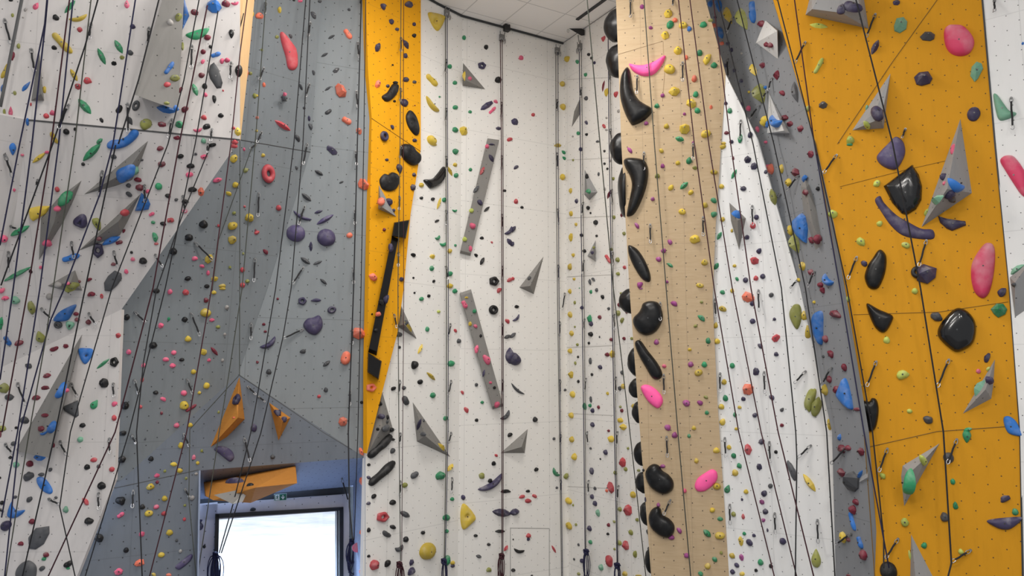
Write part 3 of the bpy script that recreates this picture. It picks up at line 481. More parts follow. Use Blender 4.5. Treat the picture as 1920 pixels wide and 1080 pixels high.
pp 15 22 50 40 50;pp 37 77 58 32 10;pt 110 92 66 60 0;po 238 152 95 58 -80;pa 368 65 50 50 0;po 515 8 75 45 15;pm 682 48 60 36 15;or 762 62 24 36 0;eb 488 190 200 85 35;pm 570 194 44 28 0;pm 577 238 42 32 0;ox 434 280 60 54 20;vt 522 283 70 62 -100;pm 661 257 42 40 0;pg 5 268 90 40 85;lb 55 400 90 42 -60;pm 137 415 68 42 25;to 298 372 90 78 110;fr 883 355 44 40 20;bm 402 455 75 38 20;pm 490 433 38 34 30;vb 645 505 120 112 -90;ok 853 555 64 76 0;eg 770 568 130 28 38;px 213 582 52 42 -30;pm 348 656 58 36 15;pk 776 710 64 72 0;pm 334 747 60 32 5;pm 268 822 64 38 10;po 25 748 70 75 0;px 65 817 60 52 0;cb 445 765 150 60 60;cb 375 1040 110 60 60;pm 333 953 56 30 0;pm 303 1052 46 44 0;px 180 990 66 54 0;vx 537 905 130 125 -60;tg 703 873 80 56 55;pp 507 766 20 30 0;pp 855 868 46 34 40;pr 853 972 38 46 0;pk 617 1028 44 38 0;pk 120 1047 24 22 0;po 10 1052 60 44 0
pk 1175 20 52 38 0;pp 1277 27 36 42 0;fr 1397 33 52 50 0;pm 1547 90 36 40 30;py 1607 32 36 30 0;py 1672 3 48 22 0;by 1550 180 85 75 -10;pa 1703 143 32 34 0;pp 1590 238 40 26 10;pg 1267 230 22 28 0;pk 1387 234 44 40 0;pk 953 217 50 46 0;fp 1209 282 48 44 0;po 1637 290 34 28 0;pa 1687 346 20 24 0;py 1414 380 52 46 10;pk 1150 427 60 48 10;pp 968 478 40 42 0;pp 1306 483 42 36 0;fy 1530 480 56 52 -30;em 1610 475 85 30 -50;pp 1245 534 48 36 0;pk 1365 537 38 28 0;pp 1570 540 30 26 0;pa 1670 540 24 28 0;pp 1078 577 32 36 0;fp 1298 583 46 40 0;py 1454 627 40 38 0;pr 1068 684 24 46 0;py 1552 730 46 48 0;py 1497 784 26 26 0;pk 1170 783 42 28 0;pp 1383 786 50 44 -10;pp 1225 832 50 30 -30;pk 942 880 58 58 0;py 1385 877 70 64 20;lm 1435 900 105 26 33;pr 1055 890 30 28 0;pm 1213 936 22 28 0;po 1640 930 20 24 0;pp 1327 1030 44 38 0;py 1427 1026 40 34 0;pk 928 1070 60 34 0;on 1768 835 85 50 70;pn 1905 1045 50 60 0;tc 1752 972 20 16 0
Q 312 152 392 240;Q 668 188 720 278;Q 137 715 192 880;Q 540 718 580 818;Q 853 718 853 820;Q 1010 180 1092 260;Q 1430 190 1500 360;Q 1005 690 1040 798;Q 1400 685 1445 795;Q 1878 265 1882 390;Q 1857 740 1920 800
@480 540
on 348 97 64 60 0;pn 452 90 74 28 0;on 570 163 66 52 20;bn 428 280 150 145 15;cn 95 412 150 65 35;px 352 475 48 32 0;ex 530 567 70 32 38;fc 775 338 100 132 70;bc 670 522 115 85 75;pm 163 80 20 18 0;pm 58 271 26 22 0;pm 70 325 26 20 0;pm 10 555 24 22 40;px 97 626 42 42 0;px 525 762 32 40 0;pr 473 811 28 26 0;fc 655 1003 76 78 0;pk 792 856 24 24 0;oc 868 747 72 64 0;pc 920 194 38 36 0;pn 978 85 70 34 75;pk 872 195 14 14 0;pk 1190 35 16 16 0;pk 1298 58 22 26 0;pg 1243 80 32 30 0;pi 1372 176 24 24 0;pg 1495 22 34 34 0;pg 1287 306 24 42 0;pr 1498 320 30 18 -60;px 1525 396 28 38 0;px 1073 345 54 40 0;ey 1145 290 100 20 -55;px 1128 258 26 36 0;ey 1235 457 85 22 65;pk 1077 443 20 24 0;bk 1194 570 58 66 40;pg 1467 565 50 44 0;ey 1317 662 90 28 -42;pk 1234 703 38 40 0;pk 1033 752 40 30 20;fx 1113 750 32 34 0;bx 1130 842 80 50 -60;pg 1330 803 36 44 0;pk 1657 990 28 26 0;pg 1425 975 32 36 0;pg 1698 856 26 24 0;px 1655 724 24 28 0;pr 1550 783 32 20 -60;pr 1580 913 46 30 -60;pk 928 865 34 32 0;pn 935 960 56 40 0;pk 990 968 20 36 0;px 985 1003 16 26 0;pk 912 1057 24 24 0;dx 985 1050 80 50 20;bk 1025 1060 40 40 0;ok 1784 163 66 70 0;pr 1888 247 40 28 -40;pr 1825 15 44 34 40;lp 1568 122 70 36 -60;pg 1640 172 28 34 0;py 1608 267 24 32 0;pp 1648 284 32 26 -30;pk 1687 357 20 22 0;pp 1655 457 58 26 80;pp 1735 535 80 42 -55;en 1710 640 60 18 75;pp 1760 708 22 20 0;pk 1790 746 24 24 0;pp 1810 872 50 40 50;py 1580 70 26 16 0;ex 1890 365 60 30 20;cx 1875 955 100 48 45;pn 1910 505 60 110 0;en 1218 1025 95 26 70;pn 168 932 60 30 -45;pn 212 980 36 44 60;px 1258 992 20 20 0;pk 900 315 30 30 0;pk 940 105 36 40 60;pk 690 5 0 0 0
Q 350 310 200 380;Q 722 300 722 425;Q 706 770 703 882;Q 1032 200 1055 300;Q 1075 695 1070 800;Q 1455 270 1443 365;Q 1460 695 1443 798;Q 20 815 68 855;Q 1847 270 1847 375;Q 1847 690 1843 798
@960 540
pk 37 138 32 26 0;cn 35 225 75 32 45;ex 10 355 60 30 40;cx 45 760 135 34 -40;bn 30 525 110 100 -35;pk 175 985 38 38 30;py 432 24 22 38 0;po 469 108 16 28 0;py 433 198 28 46 0;po 470 290 14 16 0;py 443 338 30 40 0;po 489 424 20 22 0;py 432 470 32 38 0;pk 494 515 14 20 0;po 473 563 16 26 0;fy 437 650 36 60 0;pk 496 700 18 24 0;px 400 764 20 20 0;py 450 795 34 50 0;py 440 953 34 46 0;pg 590 27 18 30 0;px 632 14 20 30 0;pk 677 66 22 34 0;pn 522 146 22 30 0;pg 580 230 28 60 0;pn 590 267 28 36 0;pm 655 218 28 30 0;pk 587 345 34 38 0;pk 575 412 16 22 0;px 655 366 10 18 0;pm 740 386 22 26 0;fy 745 495 46 56 0;pm 710 498 34 32 0;px 585 545 20 50 0;pn 658 592 30 34 0;pk 598 648 18 24 0;px 590 835 16 50 0;pg 542 885 24 56 0;pg 582 880 24 30 0;pn 602 917 24 36 0;pm 647 893 18 30 0;py 715 790 18 26 0;pn 600 1025 30 36 0;pm 722 1070 22 20 0;px 723 153 22 22 0;po 793 187 28 44 0;pm 802 124 24 34 0;po 824 240 26 40 -60;pm 857 178 20 26 0;pm 838 378 24 26 0;po 897 378 26 22 0;px 822 633 22 32 0;px 805 752 22 32 0;py 830 735 26 40 0;po 810 890 20 20 0;pm 822 918 24 28 0;py 910 885 32 36 0;py 808 990 42 38 0;fy 828 1043 58 54 0;po 816 40 18 22 0;px 877 535 18 26 0;pg 505 0 10 10 0
bk 1020 225 270 220 50;lk 1025 540 340 95 -56;dp 1048 812 230 125 -48;pv 1218 115 52 40 -30;pv 1083 404 38 46 0;pp 1141 584 32 30 0;pv 1340 571 44 44 0;pg 1423 222 64 36 -40;po 1422 104 26 24 0;po 1376 283 30 26 0;pg 1471 392 40 46 0;pg 1443 572 44 48 0;py 1333 460 30 26 0;by 1397 630 68 58 20;ov 1310 862 58 48 -30;ov 1408 860 36 48 60;po 1455 818 36 26 -30;pg 1461 933 32 34 0;pv 1168 1045 52 44 -40;py 1364 1048 34 34 0;pv 965 3 30 14 0
py 1580 153 60 42 -20;pg 1577 30 40 32 -20;ty 1525 278 50 40 80;py 1535 397 50 46 0;pg 1650 580 40 46 0;fc 1765 65 80 110 70;pn 1800 116 34 36 0;pn 1803 246 42 42 0;pn 1862 433 46 34 -50;fn 1828 626 56 64 0;fc 1765 760 90 90 60;pn 1734 830 36 34 0;pg 1598 825 40 50 0;fy 1587 705 42 50 0;py 1568 888 46 42 0;py 1705 893 30 26 0;pn 1820 952 36 38 -40;py 1579 1002 46 52 -30;pg 1670 950 28 38 0;py 1680 1055 28 24 0;py 1650 18 28 36 0
Q 393 40 376 165;Q 1112 110 1112 245;Q 1850 18 1852 175;Q 1525 85 1528 220;Q 1138 650 1140 795;Q 1563 640 1560 785;Q 1893 630 1895 790;Q 548 235 540 315;Q 560 680 545 785;Q 772 200 768 310;Q 783 670 778 790;Q 355 255 357 360;Q 357 690 360 798
@1440 540
px 25 50 34 40 -50;pn 47 232 26 26 0;fr 57 375 62 76 -50;pn 60 494 34 36 0;pn 28 820 46 36 -50;px 105 912 28 36 -40;pm 103 1028 30 28 0;po 207 215 185 95 82;py 270 203 44 70 0;py 298 325 44 100 0;lb 378 300 240 78 -85;pm 500 193 80 54 -20;pm 425 378 40 46 -40;pm 466 493 62 34 -60;pm 567 592 56 36 -55;pm 453 682 34 56 0;pm 512 760 60 46 -70;py 420 760 36 80 0;tb 585 790 230 100 100;po 312 832 185 75 75;po 355 890 145 75 75;py 458 1018 34 88 0;pm 663 908 56 30 0;pm 405 15 40 36 -50;py 344 105 18 26 0;px 412 513 18 22 0;py 693 730 30 26 0;pi 595 80 46 46 0;pi 1100 20 50 48 0;bk 835 225 235 140 -40;dk 1415 312 290 320 0;px 1266 212 88 66 -25;fg 1735 162 120 112 0;pn 1752 30 76 58 60;pi 890 388 50 52 0;pi 1008 648 95 72 20;pn 1642 522 80 44 65;pp 1578 622 36 36 0;pi 1062 922 42 38 0;px 1205 987 72 60 -40;bk 765 950 250 130 -75;pb 1820 1040 150 100 -50;eg 1500 1062 70 34 15;pn 1670 690 60 40 -50;et 1580 745 150 40 58;pi 1650 605 40 26 50;pt 1880 0 0 0 0
Q 812 552 740 740;Q 1355 538 1270 745;Q 283 625 195 715;Q 483 600 400 730
@0 810
pk 925 8 56 40 0;pt 597 55 48 44 20;pr 700 208 52 36 5;pk 649 262 46 42 20;px 737 257 30 32 0;pr 836 279 42 40 0;pk 756 403 66 54 30;pr 640 522 66 36 -50;pk 661 666 66 52 0;pt 490 580 40 56 0;px 375 282 34 26 50;px 308 318 46 28 0;px 205 330 84 62 30;pm 218 237 54 48 20;pt 116 243 46 48 40;px 98 85 40 34 20;pm 395 98 28 34 0;lb 335 400 150 90 -52;eb 290 190 95 60 0;px 110 488 34 24 20;px 216 505 50 36 45;px 418 491 24 22 0;pk 12 531 34 34 0;cb 118 590 130 90 -20;bn 32 698 90 85 45;pm 236 670 50 44 0;kx 295 790 190 160 50;pm 153 837 48 34 -5;pm 341 920 46 40 0;pg 327 950 34 30 0;dx 198 1045 160 170 0;px 312 1024 52 34 35;bk 505 990 80 50 30;pg 509 1022 30 20 0;pk 75 190 26 24 0;pm 0 10 20 60 0;pk 0 343 14 20 0;cb 325 5 70 30 20
pk 917 203 62 54 0;pk 1133 198 42 40 0;py 1358 97 44 48 0;po 1513 140 22 24 0;pp 1455 186 30 38 0;py 1483 230 28 28 0;py 1304 240 54 34 -5;py 1348 287 48 38 0;po 1237 292 24 24 0;fp 1179 326 48 34 10;pm 1180 374 28 28 0;py 1129 407 60 46 10;po 1396 346 24 24 0;pc 1494 382 22 44 0;pa 1471 312 26 22 0;bn 1682 160 160 95 -25;dn 1757 357 150 55 0;dk 1875 391 42 32 0;py 1236 497 44 44 0;pk 909 512 74 66 -30;pk 1067 559 46 40 0;pp 1172 560 44 36 0;by 1118 605 72 56 5;pr 1230 610 42 38 0;lp 905 622 72 34 35;pa 1441 493 42 40 0;po 1387 549 22 22 0;pr 1384 653 24 28 0;pk 744 790 76 64 -40;py 1273 752 54 48 0;fp 1064 766 52 44 30;px 1326 812 22 26 0;pk 946 883 44 42 0;pa 1354 892 30 30 0;by 1212 918 56 48 0;fc 1046 982 86 60 15;ln 1380 975 150 65 38;fp 890 1047 74 60 0;py 1155 1068 36 26 -40;pc 1267 1070 40 24 0;bn 1497 690 45 100 0;pk 1533 858 24 30 0;pk 1758 520 46 40 30;pk 1898 580 44 28 10;px 1090 52 14 20 0
Q 45 90 95 165;Q 455 70 498 175;Q 823 50 823 165;Q 370 500 448 545;Q 742 460 740 585;Q 985 25 1018 90;Q 1378 15 1420 110;Q 998 440 992 570;Q 1388 430 1420 490;Q 1832 50 1875 225;Q 5 580 30 600
@480 810
px 126 184 36 34 0;lk 940 105 260 70 43;lk 955 308 280 66 42;pk 1028 55 32 22 0;px 1028 140 40 38 30;pk 848 245 24 24 0;pn 848 340 32 26 -20;fc 790 148 70 36 -65;pc 793 365 30 66 0;fc 795 755 36 68 0;pc 790 1048 34 50 0;pr 800 553 10 16 0;bk 887 480 44 36 30;pn 846 534 32 26 0;pk 1030 527 50 42 0;bx 1194 320 70 50 30;pg 1386 325 58 66 0;po 1120 398 38 42 0;ey 1460 268 75 30 50;po 1697 327 44 44 -40;pr 1803 175 28 20 -30;pk 1786 235 34 34 0;pk 1758 365 32 32 0;cn 1770 385 230 75 34;pk 1875 444 70 28 0;pg 1474 501 28 28 0;fn 1557 492 40 38 -50;or 955 638 88 80 0;ex 1123 618 85 45 -25;pk 1030 712 46 36 -20;pk 848 733 24 38 0;bx 985 765 75 46 -30;pk 1128 803 38 46 0;pg 1432 640 50 48 0;vy 1585 635 195 110 95;pg 1433 743 28 32 0;pk 1255 754 32 30 0;cx 1080 870 70 55 25;dy 1302 897 115 130 0;pk 1649 777 32 24 0;en 1850 608 145 62 -8;ek 1833 746 80 28 0;pk 1747 842 28 24 0;er 1877 873 52 24 55;ex 1673 934 44 28 -15;pk 848 930 24 22 0;pr 895 995 60 76 -40;pk 990 985 54 44 40;kn 1172 978 34 58 0;en 1170 1047 75 45 50;pg 1437 960 40 80 0;py 1478 980 30 34 0;pn 1478 1003 28 30 0;po 1749 1033 38 36 0;dx 1250 18 44 32 0;ey 1395 110 75 24 -50;lp 750 865 30 80 0;pk 1905 20 40 30 40
Q 1080 10 1077 90;Q 1080 370 1078 480;Q 1467 345 1467 460;Q 1460 5 1443 85;Q 645 345 692 500
@960 810
pk 183 280 36 28 30;cg 335 303 80 46 -50;px 316 50 20 22 0;px 338 417 18 20 0;py 444 53 34 46 0;py 462 184 38 54 0;po 408 330 32 48 -20;by 420 515 56 48 -30;po 457 548 14 18 0;by 424 702 58 40 -50;po 478 694 18 22 0;pk 122 443 34 22 0;pr 77 483 44 28 20;pr 172 480 40 26 -30;pr 124 516 50 36 0;en 25 602 75 54 10;pr 126 777 36 34 0;kn 125 805 28 28 0;ck 57 890 86 44 -10;er 316 880 66 18 -60;pk 12 1036 34 26 0;pk 10 805 10 14 0;pk 150 1075 20 10 0;px 498 845 14 22 0;px 464 953 14 20 0;po 497 1062 26 26 0;px 588 122 16 20 0;pn 698 150 28 42 0;pk 662 202 10 16 0;pn 594 290 28 52 0;px 620 422 22 26 0;pn 597 484 26 40 0;pn 620 535 28 40 0;pt 642 605 26 54 0;pn 578 722 34 40 0;pk 717 764 22 22 0;pg 585 825 28 34 0;pn 522 967 30 36 0;pt 665 1013 28 52 0;py 739 50 42 54 0;fr 823 227 78 46 -80;po 850 278 22 34 0;fr 732 418 100 48 -70;pc 708 440 18 26 0;fr 860 590 92 54 80;po 805 578 28 36 0;pm 722 696 20 30 0;po 764 672 18 24 0;fr 845 850 80 48 -85;pr 725 965 90 46 -72;po 798 830 40 40 0;po 767 877 18 20 0;py 843 1060 34 40 0;po 770 306 26 32 0;po 868 122 16 22 0;pk 935 195 14 24 0;po 948 287 24 22 0;py 903 468 40 52 0;pk 985 560 22 22 0;po 936 657 22 30 0;po 888 752 28 46 0;po 920 915 30 44 -40;py 945 1075 50 16 0;pk 985 285 18 24 0;pn 1000 505 14 40 0;px 1017 748 20 44 0;px 1028 880 20 44 0
bk 1108 352 260 170 -45;bk 1123 678 250 150 -48;pv 1220 22 44 48 0;pg 1328 28 28 32 0;pv 1130 256 40 32 0;py 1534 137 52 44 0;py 1382 214 34 42 0;dp 1457 365 200 130 40;by 1537 403 62 60 0;pp 1293 440 34 36 0;pv 1098 545 30 34 0;py 1502 585 42 40 0;pg 1560 650 42 34 0;pv 1257 740 54 32 -55;eg 1463 762 78 46 -45;by 1560 775 84 64 0;pv 1196 790 48 40 0;pg 1522 955 44 38 -30;pv 1310 927 46 40 0;py 1470 1005 46 48 -30;po 1569 905 24 28 0;pg 1416 1063 44 32 -50
py 1626 113 32 38 0;pg 1660 177 40 44 0;pg 1702 251 38 42 0;py 1670 304 48 52 0;fr 1768 132 90 56 -85;pn 1872 70 42 50 -50;fn 1852 262 48 50 0;tg 1614 428 65 48 70;py 1754 446 36 36 0;pn 1724 505 18 24 0;pn 1890 460 46 48 -40;fv 1872 525 46 42 0;pn 1898 595 42 48 0;po 1660 615 36 40 0;pr 1732 632 24 42 0;fv 1884 662 32 34 0;pg 1741 762 28 28 0;pn 1813 775 26 28 0;fy 1714 818 40 80 0;bn 1782 828 66 48 -50;pn 1915 735 16 30 0;py 1648 926 44 44 0;fv 1718 940 40 56 0;bn 1686 998 48 36 -40;pg 1862 977 44 50 0;pn 1652 1048 36 40 0;pk 1829 1037 26 26 0;py 1723 1063 44 34 0
Q 1160 35 1165 190;Q 1188 510 1135 625;Q 1598 45 1603 190;Q 1635 545 1635 695;Q 578 365 572 470;Q 803 405 790 515;Q 568 0 568 95;Q 795 0 785 110;Q 362 20 362 95;Q 362 360 364 455
@1440 810
pk 58 148 26 30 0;px 180 290 155 50 -70;ey 308 382 165 50 -55;px 18 403 36 36 -45;pn 108 818 50 56 0;to 358 950 145 78 90;pk 20 1004 30 34 0;pn 3 735 14 34 0
eb 532 40 52 24 80;pm 545 123 50 62 0;pm 595 118 38 44 0;fm 687 147 46 66 0;fm 540 305 62 56 -30;fx 612 375 130 120 60;pm 652 523 40 50 0;fm 628 584 60 56 -45;lb 628 670 160 30 -75;lb 685 830 110 32 -72;py 558 790 88 40 -80;pm 597 803 26 40 0;pm 708 922 80 50 -65;eb 685 320 80 28 60;pm 600 1073 40 16 0
tg 1493 35 100 72 -90;lb 1855 5 110 40 -20;cg 1040 380 200 90 80;pi 1172 215 78 42 -65;pi 862 328 54 40 -50;pg 1386 370 40 50 0;pg 1407 550 40 60 0;pn 1776 500 76 52 30;pg 1855 597 50 56 0;bn 1772 685 250 85 3;px 1326 637 66 74 0;dx 1355 195 80 85 0;pi 1025 675 62 66 0;pg 1174 850 44 50 -30;pi 1063 920 20 70 0;pi 1447 896 42 44 0;dk 905 1050 130 150 0
Q 322 100 225 190;Q 600 115 470 240;Q 895 125 830 300;Q 1415 55 1345 240;Q 12 75 16 230;Q 52 610 55 765;Q 372 660 375 835;Q 975 800 880 950;Q 1518 885 1372 975;Q 628 765 505 845
"""
# ------------------------------------------------------------------ climbing holds: shape letter, colour letter, place, size and turn as read off the photograph
HC = {'k': ('black', (.008, .008, .009)), 'x': ('dark grey', (.075, .078, .085)), 'a': ('pale grey', (.38, .36, .34)), 'r': ('red', (.52, .07, .085)), 'p': ('pink', (.72, .12, .22)),
 'm': ('maroon', (.17, .018, .035)), 'y': ('yellow', (.62, .45, .055)), 'g': ('green', (.035, .27, .12)), 'o': ('olive', (.27, .28, .07)), 'b': ('blue', (.03, .16, .50)),
 'n': ('navy', (.045, .038, .085)), 'c': ('coral', (.82, .19, .11)), 't': ('mint green', (.17, .38, .26)), 'i': ('lime', (.50, .58, .12)), 'v': ('purple', (.33, .07, .24))}
HM = {k: hold_mat('hold_' + n.replace(' ', '_'), c, rough=.5 if k == 'k' else .55, chalk=.12 if k in 'kx' else .4) for k, (n, c) in HC.items()}
HM['pk2'] = hold_mat('hold_bright_pink', (.88, .10, .33), chalk=.1); HM['gloss'] = hold_mat('hold_gloss_black', (.008, .008, .009), rough=.16, chalk=.0, spec=.6); HM['satin'] = hold_mat('hold_satin_black', (.006, .006, .0065), rough=.34, chalk=.05, spec=.35)
HM['indigo'] = hold_mat('hold_indigo', (.075, .06, .135), chalk=.3); HM['rasp'] = hold_mat('hold_raspberry', (.60, .045, .12), chalk=.75, nscale=2.4)
BOLT = plain('bolt_steel', (.10, .10, .10), .35, .9)
SAY = {'p': 'rounded', 'f': 'faceted', 'k': 'block', 'e': 'edge', 'l': 'sausage', 'c': 'curved', 'b': 'bean', 't': 'teardrop', 'o': 'ring', 'd': 'domed', 'v': 'triangular'}
def ico(sub):
    bm = bmesh.new(); bmesh.ops.create_icosphere(bm, subdivisions=sub, radius=1.0)
    r = ([v.co.copy() for v in bm.verts], [tuple(v.index for v in f.verts) for f in bm.faces]); bm.free(); return r
ICO = {s: ico(s) for s in (2, 3, 4)}
def blob(sub, L, S, H, fn, rng, rough=.12):
    V0, Fc = ICO[sub]; sd = Vector((rng.random()*50, rng.random()*50, rng.random()*50)); V = []
    for c in V0:
        k = 1 + rough*noise.noise(c*1.4+sd) + rough*.4*noise.noise(c*3.1+sd)
        x, y, z = fn(c.x*k, c.y*k, c.z*k); V.append(Vector((x*L/2, y*S/2, max(z, -.25)*H)))
    return V, Fc
def sweep(L, S, H, bend, wf, rng, n=20, m=8):
    """a tapering body along a bent line; bend>0 hangs its belly down"""
    V = []; Fc = []; T = S*(1-bend) if bend < 1 else S*.3; sag = S-T
    for i in range(n+1):
        s = -1+2*i/n; x = s*(L/2-T*.12); y = sag*(s*s-.5); dy = 4*sag*s/L; a = math.atan(dy); w = max(wf(s), .02)*T/2
        for j in range(m+1):
            q = math.pi*j/m; c, z = math.cos(q), math.sin(q)
            wob = 1+.07*noise.noise(Vector((s*2.3, q, L*40)))
            V.append(Vector((x-math.sin(a)*c*w*wob, y+math.cos(a)*c*w*wob, z*H*max(wf(s), .05)**.8*wob)))
    for i in range(n):
        for j in range(m): Fc.append((i*(m+1)+j, (i+1)*(m+1)+j, (i+1)*(m+1)+j+1, i*(m+1)+j+1))
    Fc.append(tuple(range(m+1))); Fc.append(tuple(n*(m+1)+j for j in range(m, -1, -1)))
    return V, Fc
def ring(L, S, H, rng, n=22, m=8, poly=0):
    V = []; Fc = []
    for i in range(n):
        a = 2*math.pi*i/n; rr = 1.0
        if poly: b = (a % (2*math.pi/poly))-math.pi/poly; rr = math.cos(math.pi/poly)/math.cos(b)*1.08
        for j in range(m):
            q = 2*math.pi*j/m; r = .66+.36*math.cos(q); r = r*rr if r > .5 else r
            V.append(Vector((math.cos(a)*r*L/2, math.sin(a)*r*S/2, (math.sin(q)*.6+.35)*H)))
    for i in range(n):
        for j in range(m): Fc.append((i*m+j, ((i+1) % n)*m+j, ((i+1) % n)*m+(j+1) % m, i*m+(j+1) % m))
    return V, Fc
def faceted(L, S, H, rng, nb=7, nt=4):
    P_ = []
    o = rng.random()*6
    for i in range(nb):
        a = o+2*math.pi*i/nb+rng.uniform(-.22, .22); r = rng.uniform(.86, 1.06); P_.append(Vector((math.cos(a)*r*L/2, math.sin(a)*r*S/2, -.05*H))); P_.append(Vector((math.cos(a)*r*L/2*.97, math.sin(a)*r*S/2*.97, .22*H)))
    for i in range(nt):
        a = rng.random()*6.28; r = rng.uniform(.1, .55); P_.append(Vector((math.cos(a)*r*L/2, math.sin(a)*r*S/2+.08*S, rng.uniform(.75, 1.05)*H)))
    return hull(P_)
def shape(k, L, S, rng, px):
    sub = 4 if px > 60 else 3 if px > 14 else 2
    mn = min(L, S); H = .5*mn
    if k == 'p':
        lean = rng.uniform(.1, .45)
        return blob(sub, L, S, .62*mn, lambda x, y, z: (x*(1-.18*y), y+lean*.5*max(z, 0)-.1, z), rng, .22), True
    if k == 'd': return blob(sub, L, S, .42*mn, lambda x, y, z: (x, y, z), rng, .06), True
    if k == 't': return blob(sub, L, S, .5*mn, lambda x, y, z: (x, y*(1-.62*max(x+.25, 0)/1.25) * (1.0), z*(1-.45*max(x, 0))), rng, .06), True
    if k == 'v':
        def fn(x, y, z):
            r = math.hypot(x, y); a = math.atan2(y, x)
            k3 = .86+.11*math.cos(3*a); d = (x-.05)**2/.16+(y)**2/.05
            return x*k3*1.05, y*k3*1.22, z*(.55 if d < 1 and z > 0 else 1)
        return blob(max(sub, 3), L, S, .5*mn, fn, rng, .04), True
    if k == 'o': return ring(L, S, .42*mn, rng, poly=5 if rng.random() < .5 else 0), True
    if k == 'f': return faceted(L, S, .6*mn, rng), False
    if k == 'k': return faceted(L, S, .55*mn, rng, 6, 6), False
    if k == 'e':
        n = 10; P_ = []
        for s in (-1, -.72, -.3, .3, .72, 1):
            w = (1-abs(s)**2.2)*.92+.08; P_ += [Vector((s*L/2, w*S/2, 0)), Vector((s*L/2, -w*S/2, 0)), Vector((s*L/2*.9, -w*S*.12, .75*mn*w)), Vector((s*L/2*.92, w*S*.34, .45*mn*w))]
        return hull(P_), False
    if k == 'l': return sweep(L, S, .55*S, .06, lambda s: (1-min(abs(s), 1)**5)**.5*(.92+.08*math.sin(5*s)), rng), True
    if k == 'c': return sweep(L, S, .5*mn, .42, lambda s: (1-abs(s)**2.4)**.7, rng, 22), True
    if k == 'b': return sweep(L, S, .5*mn, .17, lambda s: (1-min(abs(s), 1)**3.0)**.5*(1.0-.08*s), rng, 22, 10), True
HOLDS = []; DRAWS = []
ox = oy = 0
for line in CAT.strip().split('\n'):
    if line[0] == '@': ox, oy = map(int, line[1:].split()); continue
    for e in line.split(';'):
        t = e.split()
        if not t: continue
        if t[0] == 'Q': a = list(map(float, t[1:])); DRAWS.append((ox+a[0]/4, oy+a[1]/4, ox+a[2]/4, oy+a[3]/4)); continue
        a = list(map(float, t[1:]))
        if a[2] <= 0: continue
        HOLDS.append(['p' if t[0][0] == 'o' and t[0][1] not in 'nrkxc' else t[0][0], t[0][1], ox+a[0]/4, oy+a[1]/4, a[2]/4, a[3]/4, a[4] if len(a) > 4 else 0])
# things read twice where two close views of the photograph overlap
keep = []
for h in sorted(HOLDS, key=lambda q: -q[4]*q[5]):
    if any(abs(h[2]-q[2]) < 3.5 and abs(h[3]-q[3]) < 5 and h[1] == q[1] for q in keep): continue
    keep.append(h)
HOLDS = keep
